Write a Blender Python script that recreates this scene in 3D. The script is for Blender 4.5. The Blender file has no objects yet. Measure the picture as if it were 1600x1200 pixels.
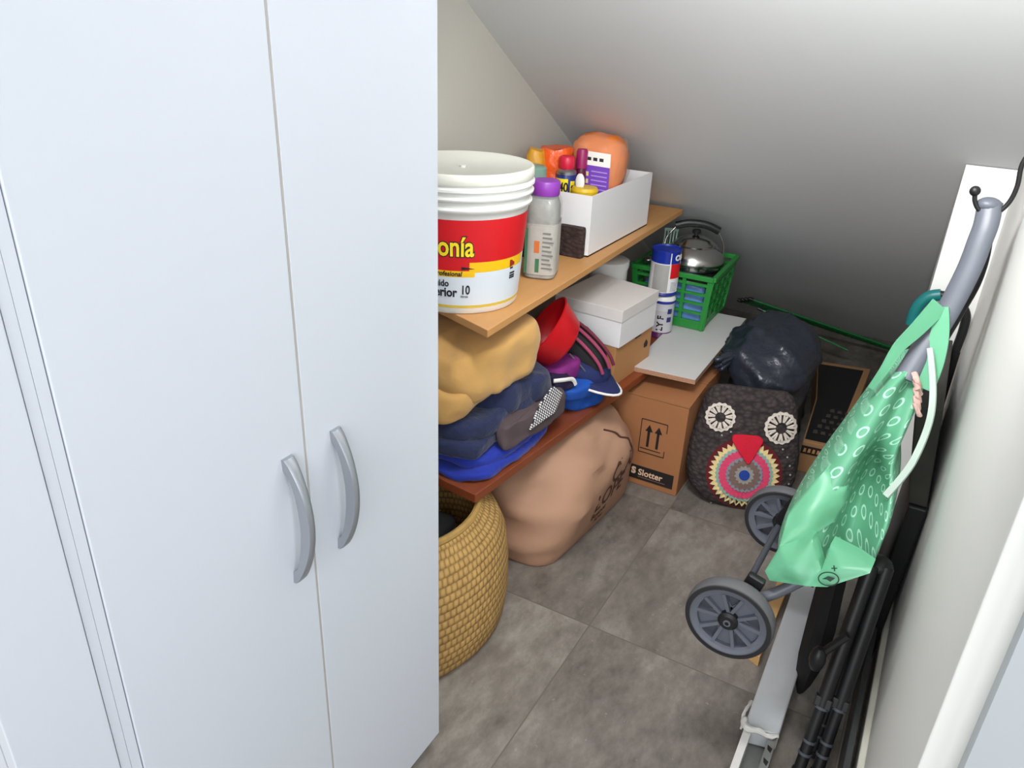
import bpy, bmesh, math, random
from mathutils import Vector, Matrix, noise
S = bpy.context.scene
COL = S.collection
PI = math.pi
random.seed(4)

# ------------------------------------------------------------------ camera, light, exposure
cam_d = bpy.data.cameras.new('camera'); cam = bpy.data.objects.new('camera', cam_d); COL.objects.link(cam)
cam_d.sensor_width = 36; cam_d.lens = 36*1202/1600; cam_d.clip_start = .01
def _cam():
    d = Vector((690-800, 3100-600, 1202)).normalized()
    g = Vector((1554-800, 54-600, 1202)); g = (g - d*g.dot(d)).normalized()
    Z = -d; Y = g; X = Y.cross(Z)
    R = Matrix((X, Y, Z))                       # world = R @ cam(x right, y down, z fwd)
    r = R.col[0]; dn = R.col[1]; f = R.col[2]
    M = Matrix.Identity(4)
    for i in range(3):
        M[i][0] = r[i]; M[i][1] = -dn[i]; M[i][2] = -f[i]; M[i][3] = (0, 0, 1.365)[i]
    cam.matrix_world = M
_cam(); S.camera = cam
w = bpy.data.worlds.new('daylight'); S.world = w; w.use_nodes = True
bg = w.node_tree.nodes['Background']; bg.inputs[0].default_value = (.86, .93, 1, 1); bg.inputs[1].default_value = .25
def area(name, loc, target, sx, sy, power, col):
    l = bpy.data.lights.new(name, 'AREA'); l.shape = 'RECTANGLE'; l.size = sx; l.size_y = sy; l.energy = power; l.color = col
    o = bpy.data.objects.new(name, l); COL.objects.link(o); o.location = loc
    o.rotation_euler = (Vector(target)-Vector(loc)).to_track_quat('-Z', 'Y').to_euler(); return o
area('window_daylight', (.3, -1.7, 1.85), (-.3, 2.4, .8), 2.2, 1.2, 41, (.97, .985, 1))
area('doorway_daylight', (1.25, -.15, 1.45), (-.63, .55, 1.25), .7, 1.2, 8.5, (.97, .98, 1))
area('interior_fill', (-.30, 1.05, 1.72), (.02, 2.2, .7), .45, .3, 9.5, (.985, .99, 1)).data.spread = math.radians(140)  # fill light added under the slope to brighten the inside, no lamp hangs there
S.view_settings.view_transform = 'Standard'; S.view_settings.look = 'None'
S.view_settings.gamma = 1; S.view_settings.use_curve_mapping = False; S.view_settings.exposure = .69

# ------------------------------------------------------------------ materials
def lin(c):
    return tuple(((v/255)/12.92 if v/255 <= .04045 else ((v/255+.055)/1.055)**2.4) for v in c)
class NT:
    def __init__(s, name):
        s.m = bpy.data.materials.new(name); s.m.use_nodes = True; s.t = s.m.node_tree; s.n = s.t.nodes
        s.b = s.n['Principled BSDF']
    def new(s, t, **kw):
        x = s.n.new(t)
        for k, v in kw.items(): setattr(x, k, v)
        return x
    def link(s, a, b): s.t.links.new(a, b)
    def math(s, op, a, b=None, c=None):
        x = s.new('ShaderNodeMath', operation=op)
        for i, v in enumerate((a, b, c)):
            if v is None: continue
            if isinstance(v, (int, float)): x.inputs[i].default_value = v
            else: s.link(v, x.inputs[i])
        return x.outputs[0]
    def mix(s, f, a, b):
        x = s.new('ShaderNodeMix', data_type='RGBA')
        for i, v in ((0, f), (6, a), (7, b)):
            if isinstance(v, (int, float)): x.inputs[i].default_value = v
            elif isinstance(v, tuple): x.inputs[i].default_value = (*v, 1)
            else: s.link(v, x.inputs[i])
        return x.outputs[2]
    def noise(s, scale, detail=4, vec=None, rough=.55):
        x = s.new('ShaderNodeTexNoise'); x.inputs['Scale'].default_value = scale; x.inputs['Detail'].default_value = detail
        x.inputs['Roughness'].default_value = rough
        if vec is None: vec = s.obj()
        s.link(vec, x.inputs['Vector']); return x.outputs['Fac']
    def obj(s):
        if not hasattr(s, 'tc'): s.tc = s.new('ShaderNodeTexCoord')
        return s.tc.outputs['Object']
    def uv(s):
        s.obj(); return s.tc.outputs['UV']
    def sep(s, v):
        x = s.new('ShaderNodeSeparateXYZ'); s.link(v, x.inputs[0]); return x.outputs
    def bump(s, h, st, dist=.01):
        x = s.new('ShaderNodeBump'); x.inputs['Strength'].default_value = st; x.inputs['Distance'].default_value = dist
        s.link(h, x.inputs['Height']); s.link(x.outputs[0], s.b.inputs['Normal'])
_mats = {}
def M(name, c, rough=.6, metal=0, var=.08, vs=12, bump=0, bs=60, bd=.003, spec=None, coat=0, trans=0, alpha=None, sheen=0):
    if name in _mats: return _mats[name]
    t = NT(name); b = t.b; c = lin(c)
    if var:
        f = t.noise(vs, 3)
        o = t.mix(f, tuple(v*(1-var) for v in c), tuple(min(1, v*(1+var)) for v in c)); t.link(o, b.inputs['Base Color'])
    else: b.inputs['Base Color'].default_value = (*c, 1)
    b.inputs['Roughness'].default_value = rough; b.inputs['Metallic'].default_value = metal
    if spec is not None: b.inputs['Specular IOR Level'].default_value = spec
    if coat: b.inputs['Coat Weight'].default_value = coat; b.inputs['Coat Roughness'].default_value = .15
    if trans: b.inputs['Transmission Weight'].default_value = trans
    if sheen: b.inputs['Sheen Weight'].default_value = sheen
    if alpha is not None: b.inputs['Alpha'].default_value = alpha
    if bump: t.bump(t.noise(bs, 4), bump, bd)
    _mats[name] = t.m; return t.m
def bands(name, rows, rough=.35, metal=0, axis=2, rad=None):
    """colour bands by object height: rows = [(z_from, rgb), ...]"""
    t = NT(name); z = t.sep(t.obj())[axis]; col = lin(rows[0][1])
    for z0, c in rows[1:]:
        col = t.mix(t.math('GREATER_THAN', z, z0), col, lin(c))
    t.link(col, t.b.inputs['Base Color']); t.b.inputs['Roughness'].default_value = rough; t.b.inputs['Metallic'].default_value = metal
    return t.m
def m_floor():
    t = NT('stone_tile'); s = t.sep(t.obj())
    x = t.math('DIVIDE', t.math('ADD', s[0], .514), .6); y = t.math('DIVIDE', t.math('SUBTRACT', s[1], 1.397), .6)
    fx = t.math('FLOOR', x); fy = t.math('FLOOR', y)
    cv = t.new('ShaderNodeCombineXYZ'); t.link(fx, cv.inputs[0]); t.link(fy, cv.inputs[1])
    wn = t.new('ShaderNodeTexWhiteNoise', noise_dimensions='2D'); t.link(cv.outputs[0], wn.inputs['Vector'])
    off = t.new('ShaderNodeVectorMath', operation='MULTIPLY_ADD'); t.link(wn.outputs['Color'], off.inputs[0]); off.inputs[1].default_value = (7, 7, 7); t.link(t.obj(), off.inputs[2])
    v = off.outputs[0]
    mp = t.new('ShaderNodeMapping'); mp.inputs['Scale'].default_value = (1.5, .8, 1); mp.inputs['Rotation'].default_value = (0, 0, .5); t.link(v, mp.inputs[0])
    n1 = t.noise(3.6, 8, mp.outputs[0], .68); n2 = t.noise(17, 8, mp.outputs[0], .72); n3 = t.noise(70, 3, v)
    cr = t.new('ShaderNodeValToRGB'); e = cr.color_ramp.elements
    e[0].position = .33; e[0].color = (*lin((92, 85, 79)), 1); e[1].position = .68; e[1].color = (*lin((174, 169, 160)), 1)
    k = e.new(.5); k.color = (*lin((133, 126, 118)), 1)
    f = t.math('ADD', t.math('MULTIPLY', n1, .62), t.math('MULTIPLY', n2, .38))
    par = t.math('ABSOLUTE', t.math('MODULO', t.math('ADD', t.math('ADD', fx, fy), 20), 2))
    f = t.math('SUBTRACT', f, t.math('MULTIPLY', par, .085)); t.link(f, cr.inputs[0])
    col = t.mix(t.math('MULTIPLY', wn.outputs['Value'], .18), cr.outputs[0], lin((78, 72, 66)))
    col = t.mix(t.math('MULTIPLY', t.math('GREATER_THAN', n3, .72), .2), col, lin((190, 188, 180)))
    gx = t.math('ABSOLUTE', t.math('SUBTRACT', t.math('FRACT', x), .5)); gy = t.math('ABSOLUTE', t.math('SUBTRACT', t.math('FRACT', y), .5))
    g = t.math('GREATER_THAN', t.math('MAXIMUM', gx, gy), .4972)
    col = t.mix(g, col, lin((104, 98, 90)))
    t.link(col, t.b.inputs['Base Color']); t.b.inputs['Roughness'].default_value = .48
    t.bump(t.math('SUBTRACT', t.math('MULTIPLY', n2, .4), t.math('MULTIPLY', g, 1.0)), .25, .004)
    return t.m
def m_wood(name, c1, c2, axis_scale=(30, 2, 30), rough=.5):
    t = NT(name)
    mp = t.new('ShaderNodeMapping'); mp.inputs['Scale'].default_value = axis_scale; t.link(t.obj(), mp.inputs[0])
    f = t.noise(1, 5, mp.outputs[0]); f2 = t.noise(5, 3)
    t.link(t.mix(t.math('ADD', t.math('MULTIPLY', f, .7), t.math('MULTIPLY', f2, .3)), lin(c1), lin(c2)), t.b.inputs['Base Color'])
    t.b.inputs['Roughness'].default_value = rough; t.bump(f, .08, .002); return t.m
def m_weave(name, c1, c2, s=70, st=.6):
    t = NT(name); u = t.sep(t.uv())
    a = t.math('MULTIPLY', u[0], s); b = t.math('MULTIPLY', u[1], s*.75)
    row = t.math('FLOOR', b); a2 = t.math('ADD', a, t.math('MULTIPLY', t.math('MODULO', row, 2), .5))
    fa = t.math('ABSOLUTE', t.math('SUBTRACT', t.math('FRACT', a2), .5)); fb = t.math('ABSOLUTE', t.math('SUBTRACT', t.math('FRACT', b), .5))
    h = t.math('SUBTRACT', 1, t.math('ADD', t.math('POWER', t.math('MULTIPLY', fa, 2), 3), t.math('POWER', t.math('MULTIPLY', fb, 2), 3)))
    n = t.noise(25, 3)
    k = t.math('MULTIPLY', t.math('ADD', t.math('MAXIMUM', h, 0), t.math('MULTIPLY', n, 1.3)), .5)
    t.link(t.mix(k, lin(c1), lin(c2)), t.b.inputs['Base Color']); t.b.inputs['Roughness'].default_value = .75
    t.bump(h, st, .006); return t.m
def m_rings(name, c, ring, s=.034):
    t = NT(name); u = t.sep(t.uv())
    a = t.math('DIVIDE', u[0], s); b = t.math('DIVIDE', u[1], s)
    a = t.math('ADD', a, t.math('MULTIPLY', t.math('MODULO', t.math('FLOOR', b), 2), .5))
    dx = t.math('SUBTRACT', t.math('FRACT', a), .5); dy = t.math('SUBTRACT', t.math('FRACT', b), .5)
    d = t.math('SQRT', t.math('ADD', t.math('MULTIPLY', dx, dx), t.math('MULTIPLY', dy, dy)))
    r = t.math('LESS_THAN', t.math('ABSOLUTE', t.math('SUBTRACT', d, .24)), .05)
    f = t.noise(9, 3)
    base = t.mix(f, tuple(v*.9 for v in lin(c)), tuple(v*1.08 for v in lin(c)))
    t.link(t.mix(t.math('MULTIPLY', r, .8), base, lin(ring)), t.b.inputs['Base Color']); t.b.inputs['Roughness'].default_value = .45
    t.bump(t.noise(22, 3), .15, .006); return t.m
def m_crochet(name, c1, c2):
    t = NT(name); v = t.new('ShaderNodeTexVoronoi'); v.inputs['Scale'].default_value = 1; mp = t.new('ShaderNodeMapping'); mp.inputs['Scale'].default_value = (62, 62, 88); t.link(t.obj(), mp.inputs[0]); t.link(mp.outputs[0], v.inputs['Vector'])
    t.link(t.mix(t.math('MULTIPLY', v.outputs['Distance'], 1.3), lin(c2), lin(c1)), t.b.inputs['Base Color']); t.b.inputs['Roughness'].default_value = .9
    t.bump(t.math('SUBTRACT', 1, v.outputs['Distance']), .8, .006); return t.m
def m_stripes(name, c1, c2, scale, axis=0, duty=.5, rough=.8):
    t = NT(name); z = t.sep(t.obj())[axis]
    f = t.math('LESS_THAN', t.math('FRACT', t.math('MULTIPLY', z, scale)), duty)
    t.link(t.mix(f, lin(c1), lin(c2)), t.b.inputs['Base Color']); t.b.inputs['Roughness'].default_value = rough; return t.m
def m_net(name, c1, c2, s=110):
    t = NT(name); u = t.sep(t.obj())
    a = t.math('FRACT', t.math('MULTIPLY', t.math('ADD', u[1], u[2]), s)); b = t.math('FRACT', t.math('MULTIPLY', t.math('SUBTRACT', u[1], u[2]), s))
    f = t.math('GREATER_THAN', t.math('MAXIMUM', a, b), .62)
    t.link(t.mix(f, lin(c1), lin(c2)), t.b.inputs['Base Color']); t.b.inputs['Roughness'].default_value = .8; return t.m

WALL = M('wall_paint', (226, 226, 221), .75, var=.015, vs=3, bump=.05, bs=40)
CEIL = M('ceiling_paint', (219, 221, 222), .75, var=.02, vs=2, bump=.05, bs=40)
LAM = M('white_laminate', (208, 213, 221), .34, var=.01, vs=3, spec=.4)
LAMEDGE = M('white_edge', (240, 240, 236), .4, var=.01)
PLAS_W = M('white_plastic', (232, 232, 228), .35, var=.02)
CARD_W = M('white_card', (232, 230, 230), .6, var=.02)
CARD = M('cardboard', (160, 106, 66), .8, var=.07, vs=7, bump=.06, bs=90)
CARD_L = M('light_cardboard', (186, 134, 84), .8, var=.05, vs=7, bump=.05, bs=90)
BLACK = M('black_plastic', (22, 22, 24), .45, var=.1)
BLACKCLOTH = M('black_cloth', (20, 20, 22), .85, var=.2, bump=.2)
DGREY = M('dark_grey_plastic', (74, 77, 84), .45, var=.06)
GREYP = M('grey_plastic', (96, 100, 109), .4, var=.05)
INK = M('black_ink', (28, 22, 20), .6, var=0)
METAL = M('satin_metal', (176, 180, 184), .32, 1, var=.04)
STEEL = M('kettle_steel', (190, 188, 184), .2, 1, var=.04)
WHITE_INK = M('white_ink', (235, 232, 225), .6, var=0)
MELA = M('melamine_white', (205, 204, 202), .4, var=.02)
CHIP = M('chipboard', (168, 128, 100), .85, var=.35, vs=200)
RED = M('red_plastic', (206, 20, 30), .4, var=.05)

# ------------------------------------------------------------------ mesh helpers
wl = {}                                            # world location of every object made here (translations only)
def put(name, verts, faces, mat, parent=None, smooth=True, loc=None, uvs=None, bevel=0, subsurf=0, sharp=40):
    vs = [Vector(v) for v in verts]
    if parent is not None: base = wl[parent.name]
    elif loc is not None: base = Vector(loc)
    else:
        lo = [min(v[i] for v in vs) for i in range(3)]; hi = [max(v[i] for v in vs) for i in range(3)]
        base = Vector(((lo[0]+hi[0])/2, (lo[1]+hi[1])/2, lo[2]))
    me = bpy.data.meshes.new(name); me.from_pydata([v-base for v in vs], [], faces); me.update()
    if uvs is not None:
        lay = me.uv_layers.new()
        for lp in me.loops: lay.data[lp.index].uv = uvs[lp.index] if len(uvs) == len(me.loops) else uvs[lp.vertex_index]
    bm = bmesh.new(); bm.from_mesh(me); bmesh.ops.recalc_face_normals(bm, faces=bm.faces)
    if smooth:
        for e in bm.edges:
            if len(e.link_faces) == 2 and e.calc_face_angle(0) > math.radians(sharp): e.smooth = False
        for f in bm.faces: f.smooth = True
    bm.to_mesh(me); bm.free()
    me.materials.append(mat)
    o = bpy.data.objects.new(name, me); COL.objects.link(o)
    if parent is not None: o.parent = parent; wl[o.name] = wl[parent.name].copy()
    else: o.location = base; wl[o.name] = base
    if bevel:
        b = o.modifiers.new('bevel', 'BEVEL'); b.width = bevel; b.segments = 2; b.limit_method = 'ANGLE'
    if subsurf:
        b = o.modifiers.new('subsurf', 'SUBSURF'); b.levels = subsurf; b.render_levels = subsurf
    return o
class G:
    """mesh collector"""
    def __init__(s): s.v = []; s.f = []; s.uv = []
    def add(s, v, f, uv=None):
        k = len(s.v); s.v += [Vector(p) for p in v]; s.f += [tuple(i+k for i in q) for q in f]
        s.uv += uv if uv else [(0, 0)]*len(v); return s
    def box(s, x0, x1, y0, y1, z0, z1): return s.prism([(x0, y0), (x1, y0), (x1, y1), (x0, y1)], z0, z1)
    def prism(s, poly, z0, z1):
        n = len(poly); v = [(p[0], p[1], z0) for p in poly]+[(p[0], p[1], z1) for p in poly]
        f = [tuple(range(n))[::-1], tuple(range(n, 2*n))]+[(i, (i+1) % n, n+(i+1) % n, n+i) for i in range(n)]
        return s.add(v, f)
    def slab(s, pts, d):
        """planar polygon (3d points) extruded by vector d"""
        n = len(pts); v = [Vector(p) for p in pts]; v = v+[p+Vector(d) for p in v]
        f = [tuple(range(n))[::-1], tuple(range(n, 2*n))]+[(i, (i+1) % n, n+(i+1) % n, n+i) for i in range(n)]
        return s.add(v, f)
    def obox(s, a, b, wdir, wd, hd):
        """bar from a to b, width wd along wdir, height hd across"""
        a = Vector(a); b = Vector(b); t = (b-a).normalized(); u = Vector(wdir); u = (u-t*u.dot(t)).normalized(); h = t.cross(u)
        q = [a+u*wd/2+h*hd/2, a-u*wd/2+h*hd/2, a-u*wd/2-h*hd/2, a+u*wd/2-h*hd/2]
        return s.slab(q, b-a)
    def loft(s, rings, closed=True, cap0=True, cap1=True, arc=False):
        n = len(rings[0]); v = []; uv = []; f = []; L = 0
        PER = max(sum((Vector(r[j])-Vector(r[j-1])).length for j in range(n)) for r in rings)
        for i, r in enumerate(rings):
            r = [Vector(p) for p in r]
            if i: L += (sum((r[j]-pr[j]).length for j in range(n))/n)
            acc = 0
            for j in range(n):
                if j: acc += (r[j]-r[j-1]).length
                v.append(r[j]); uv.append((acc if arc else j/n*PER, L))
            pr = r
        m = n if closed else n-1
        for i in range(len(rings)-1):
            for j in range(m): f.append((i*n+j, i*n+(j+1) % n, (i+1)*n+(j+1) % n, (i+1)*n+j))
        if cap0: f.append(tuple(range(n))[::-1])
        if cap1: f.append(tuple(range((len(rings)-1)*n, len(rings)*n)))
        return s.add(v, f, uv)
    def lathe(s, prof, c=(0, 0, 0), n=40, axis='Z', cap0=True, cap1=True, ang=None):
        c = Vector(c); rings = []
        for r, h in prof:
            ring = []
            for k in range(n):
                t = 2*PI*k/n; a, b = r*math.cos(t), r*math.sin(t)
                ring.append(c+Vector({'Z': (a, b, h), 'Y': (a, h, b), 'X': (h, a, b)}[axis]))
            rings.append(ring)
        return s.loft(rings, True, cap0, cap1)
    def tube(s, pts, r, n=10, sub=6, ry=None, up=None, taper=None, closed=False):
        p = smooth(pts, sub) if sub else [Vector(q) for q in pts]
        rings = []; pu = None
        for i, q in enumerate(p):
            t = (p[min(i+1, len(p)-1)]-p[max(i-1, 0)]).normalized()
            if up is not None: u = Vector(up)
            elif pu is None: u = Vector((0, 0, 1)) if abs(t.z) < .9 else Vector((1, 0, 0))
            else: u = pu
            u = (u-t*u.dot(t)).normalized(); w_ = t.cross(u); pu = u
            k = i/(len(p)-1); rr = r if taper is None else r+(taper-r)*k
            rb = rr if ry is None else ry
            rings.append([q+u*rr*math.cos(2*PI*j/n)+w_*rb*math.sin(2*PI*j/n) for j in range(n)])
        return s.loft(rings)
    def ball(s, c, r, n=16, m=9):
        c = Vector(c); rs = r if hasattr(r, '__len__') else (r, r, r)
        rings = [[c+Vector((rs[0]*math.sin(PI*i/m)*math.cos(2*PI*j/n), rs[1]*math.sin(PI*i/m)*math.sin(2*PI*j/n), -rs[2]*math.cos(PI*i/m))) for j in range(n)] for i in range(1, m)]
        return s.loft(rings)
    def xf(s, mat): s.v = [mat @ p for p in s.v]; return s
    def noise(s, amp, freq, seed=0, axis=None, keep=None):
        for i, p in enumerate(s.v):
            if keep and keep(p): continue
            q = p*freq+Vector((seed*3.7, seed*1.3, seed))
            d = noise.noise_vector(q)
            if axis: d = Vector([d[k]*axis[k] for k in range(3)])
            s.v[i] = p+d*amp
        return s
    def out(s, name, mat, parent=None, **k):
        return put(name, s.v, s.f, mat, parent, uvs=s.uv, **k)
def smooth(pts, sub=6):
    P = [Vector(p) for p in pts]; out = []
    for i in range(len(P)-1):
        p0 = P[max(i-1, 0)]; p1 = P[i]; p2 = P[i+1]; p3 = P[min(i+2, len(P)-1)]
        for k in range(sub):
            t = k/sub
            out.append(.5*((2*p1)+(p2-p0)*t+(2*p0-5*p1+4*p2-p3)*t*t+(3*p1-p0-3*p2+p3)*t**3))
    out.append(P[-1]); return out
def tag(o, label, cat, group=None):
    o['label'] = label; o['category'] = cat
    if group: o['group'] = group
    return o
def thing(name, loc, label, cat, group=None):
    o = bpy.data.objects.new(name, None); o.empty_display_size = .05; COL.objects.link(o); o.location = loc
    wl[o.name] = Vector(loc); return tag(o, label, cat, group)
def struct(name, o_): o_['kind'] = 'structure'; return o_
def text(name, s, mat, parent, frame=None, size=.02, warp=None, depth=.0006, bold=0, sx=1, shear=0):
    """lettering laid in a local (u,v) plane. frame=(origin,U,V); warp(u,v,w)->point overrides"""
    cu = bpy.data.curves.new('t', 'FONT'); cu.body = s; cu.size = size; cu.extrude = depth; cu.offset = bold; cu.resolution_u = 3; cu.shear = shear
    o = bpy.data.objects.new('t', cu); COL.objects.link(o)
    dg = bpy.context.evaluated_depsgraph_get(); dg.update(); me = bpy.data.meshes.new_from_object(o.evaluated_get(dg))
    bpy.data.objects.remove(o)
    V_ = [v.co.copy() for v in me.vertices]; F = [tuple(p.vertices) for p in me.polygons]
    bpy.data.meshes.remove(me)
    if warp: P = [warp(v.x*sx, v.y, v.z+depth) for v in V_]
    else:
        o0, U, V2 = (Vector(q) for q in frame); U.normalize(); V2.normalize(); N = U.cross(V2)
        P = [o0+U*v.x*sx+V2*v.y+N*(v.z+depth) for v in V_]
    return put(name, P, F, mat, parent, smooth=False)
def soft(corners, z0, z1, nu=26, nv=26, puff=.55, amp=.006, freq=14, seed=0, power=4, droop=0, fold=0):
    """a folded, puffy cloth or cushion over a quad. corners: 4 (x,y) ccw; z0,z1: numbers or 4 values"""
    g = G(); Z0 = z0 if hasattr(z0, '__len__') else [z0]*4; Z1 = z1 if hasattr(z1, '__len__') else [z1]*4
    c = [Vector((p[0], p[1])) for p in corners]
    def bil(q, s, t): return q[0]*(1-s)*(1-t)+q[1]*s*(1-t)+q[2]*s*t+q[3]*(1-s)*t
    rings = []
    m = 20
    for i in range(m+1):                    # superellipse profile in height
        a = -PI/2+PI*i/m; h = math.copysign(abs(math.sin(a))**puff, math.sin(a)); k = abs(math.cos(a))**(puff) if i not in (0, m) else .02
        ring = []
        for j in range(4*nu):
            th = 2*PI*j/(4*nu)+PI/4
            cx, sy = math.cos(th), math.sin(th); d = (abs(cx)**power+abs(sy)**power)**(1/power)
            for_s = .5+.5*cx/d*(.82+.18*k if i not in (0, m) else .02); for_t = .5+.5*sy/d*(.82+.18*k if i not in (0, m) else .02)
            p = bil(c, for_s, for_t); za = bil(Z0, for_s, for_t); zb = bil(Z1, for_s, for_t)
            ring.append((p.x, p.y, za+(zb-za)*(.5+.5*h)))
        rings.append(ring)
    # fill top and bottom with inner rings
    g.loft(rings)
    zmin = min(Z0)
    if fold:
        for i, p in enumerate(g.v):
            pass
    g.noise(amp, freq, seed)
    for i, p in enumerate(g.v): p.z = max(p.z, zmin)
    return g
def ribbon(pts, wvec, width, thick, sub=6):
    P = smooth(pts, sub); rings = []
    for i, q in enumerate(P):
        t = (P[min(i+1, len(P)-1)]-P[max(i-1, 0)]).normalized()
        wv = wvec[min(int(i/sub), len(wvec)-1)] if isinstance(wvec, list) else wvec
        u = Vector(wv); u = (u-t*u.dot(t)).normalized(); n = t.cross(u)
        wd = width[0]+(width[1]-width[0])*i/(len(P)-1) if isinstance(width, tuple) else width
        rings.append([q+u*wd/2+n*thick/2, q-u*wd/2+n*thick/2, q-u*wd/2-n*thick/2, q+u*wd/2-n*thick/2])
    return G().loft(rings)

# ------------------------------------------------------------------ the room
XL, XR = -1.1, .13; KS = .6168; YC = 3.957            # left wall, right wall, stair slope, where the slope meets the floor
cz = lambda y: KS*(YC-y)
struct('floor', G().box(-1.3, 2.4, -2.0, 4.2, -.05, 0).out('floor', m_floor(), loc=(0, 0, 0), smooth=False))
struct('wall_left', G().box(XL-.1, XL, -2.0, 4.2, 0, 2.75).out('wall_left', M('wall_paint_beige_shaded', (186, 183, 174), .8, var=.015, vs=3, bump=.05, bs=40), smooth=False))  # beige paint darkened further, the shade behind the wardrobe is in the colour
y1 = -.45
struct('ceiling', G().slab([(XL-.1, y1, cz(y1)), (XL-.1, 4.1, cz(4.1)), (2.4, 4.1, cz(4.1)), (2.4, y1, cz(y1))], (0, .08, .12)).out('ceiling', CEIL, smooth=False))
struct('wall_right', G().box(XR, XR+.12, .77, 4.2, 0, 2.6).out('wall_right', WALL, smooth=False, bevel=.002))
struct('trim_1', G().slab([(.018, 2.2, 0), (.018, 3.9, 0), (.018, 3.9, .03), (.018, 2.2, cz(2.2)-.002)], (XR-.018, 0, 0)).out('trim_1', LAMEDGE, smooth=False))
struct('baseboard_right', G().box(.117, XR, .79, 2.2, 0, .085).out('baseboard_right', M('cream_paint', (222, 218, 204), .5, var=.02), smooth=False, bevel=.003))
struct('trim_2', G().box(XR+.035, XR+.4, .745, .77, 0, 2.2).out('trim_2', M('frame_paint', (176, 182, 186), .4, var=.01), smooth=False))

# ------------------------------------------------------------------ wardrobe with two doors, and the narrow unit beside it
XD = -.63
wd = thing('wardrobe', (-.86, .617, 0), 'large white two door wardrobe with bow handles in front of the shelves', 'wardrobe')
g = G()
ZT = 1.78
g.box(XL+.005, XD-.02, .892, .909, .045, ZT); g.box(XL+.005, XD-.002, .3145, .3255, .045, ZT)
g.box(XL+.005, XD-.02, .3255, .892, .045, .063); g.box(XL+.005, XD-.02, .3255, .892, ZT-.018, ZT); g.box(XL+.005, XL+.02, .3255, .892, .063, ZT-.018)
g.out('carcass', LAM, wd, smooth=False)
HANDLE = M('handle_silver', (172, 176, 182), .4, .75, var=.03)
def bow_handle(par, yc):
    z0, z1 = .672, .862; P = []
    rings = []
    for i in range(25):
        k = i/24; z = z0+(z1-z0)*k; s = math.sin(PI*k)
        out = .006+.030*s**.75; wv = .0052+.0035*abs(2*k-1)**2
        th = .004+.0035*s
        if k < .12 or k > .88: xo0 = 0; 
        else: xo0 = max(0, out-2*th)
        xin = XD if (k < .1 or k > .9) else XD+max(0, (out-2.4*th))
        rings.append([(xin, yc-wv, z), (xin, yc+wv, z), (XD+out-.002, yc+wv, z), (XD+out, yc+wv*.5, z), (XD+out, yc-wv*.5, z), (XD+out-.002, yc-wv, z)])
    return G().loft(rings).out('handle', HANDLE, par, sharp=50)
dl = G().box(XD-.018, XD, .3268, .6118, .045, ZT).out('door', LAM, wd, smooth=False, bevel=.0012)
dr = G().box(XD-.018, XD, .6152, .909, .045, ZT).out('door', LAM, wd, smooth=False, bevel=.0012)
bow_handle(dl, .580); bow_handle(dr, .667)
G().box(XD-.004, XD-.0005, .6119, .6151, .045, ZT).out('edge_strip', M('grey_edge', (176, 172, 168), .6, var=.1), wd, smooth=False)
for x, y in ((XD-.045, .885), (XD-.045, .35), (XL+.05, .885), (XL+.05, .35)):
    G().lathe([(.022, 0), (.022, .008), (.014, .012), (.014, .045)], (x, y, 0), 20).out('foot', DGREY, wd)
nu = thing('cabinet', (-.86, .26, 0), 'narrow white cabinet at the far left beside the two door wardrobe', 'cabinet')
G().box(XL+.005, XD-.002, .3035, .314, .045, ZT).box(XL+.005, XD-.02, .212, .3035, .02, ZT).out('carcass', LAM, nu, smooth=False)
G().box(XD-.018, XD, .212, .3022, .045, ZT).out('door', LAM, nu, smooth=False, bevel=.0012)
for x in (XD-.05, XL+.06): G().lathe([(.02, 0), (.014, .012), (.014, .021)], (x, .258, 0), 16).out('foot', DGREY, nu)

# ------------------------------------------------------------------ shelves
WOODT = m_wood('beech_board', (186, 132, 76), (206, 156, 98), (40, 2.5, 40))
WOODR = m_wood('mahogany_board', (112, 52, 28), (150, 78, 44), (36, 2.5, 36), .38)
tag(G().prism([(-.772, 1.295), (-.808, 2.69), (XL, 2.69), (XL, 1.42), (-.93, 1.354)], .746, .764).out('shelf_board', WOODT, smooth=False, bevel=.0015),
    'tan wooden shelf board carrying the paint bucket and the open white box', 'shelf')
tag(G().prism([(-.772, 1.261), (-.692, 2.1), (-.662, 2.62), (XL, 2.7), (XL, 1.33), (-.869, 1.272)], .346, .37).out('shelf_board', WOODR, smooth=False, bevel=.002),
    'reddish brown lower shelf board carrying the folded clothes and caps', 'shelf')

# ------------------------------------------------------------------ paint bucket
bc = Vector((-.94, 1.45, .764))
pb = thing('paint_bucket', bc, 'white plastic paint bucket with red and yellow label on the upper shelf', 'bucket')
rz = lambda h: .131+.024*h/.3
g = G().lathe([(.0, 0), (rz(0)-.004, 0), (rz(0), .004), (rz(.03), .03), (rz(.2), .2), (rz(.225), .225), (rz(.225)+.007, .229), (rz(.235)+.007, .234), (rz(.235)+.001, .238), (rz(.245)+.001, .248), (rz(.245)+.008, .251), (rz(.255)+.008, .256), (rz(.255)+.001, .26), (rz(.27)+.001, .268), (rz(.27)+.008, .271), (rz(.27)+.008, .276), (rz(.28), .28), (rz(.29), .292)], bc, 64, cap0=False)
g.out('body', PLAS_W, pb, sharp=60)
def shell(z0, z1, mat, name, par, o=.0008, a0=None, a1=None, n=72):
    rings = []
    a0 = -PI if a0 is None else math.radians(a0); a1 = PI if a1 is None else math.radians(a1)
    for z in (z0, z1):
        r = rz(z)+o
        rings.append([bc+Vector((r*math.cos(a0+(a1-a0)*k/n), r*math.sin(a0+(a1-a0)*k/n), z)) for k in range(n+1)])
    return G().loft(rings, False, False, False).out(name, mat, par)
shell(.121, .213, RED, 'red_label', pb)
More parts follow.
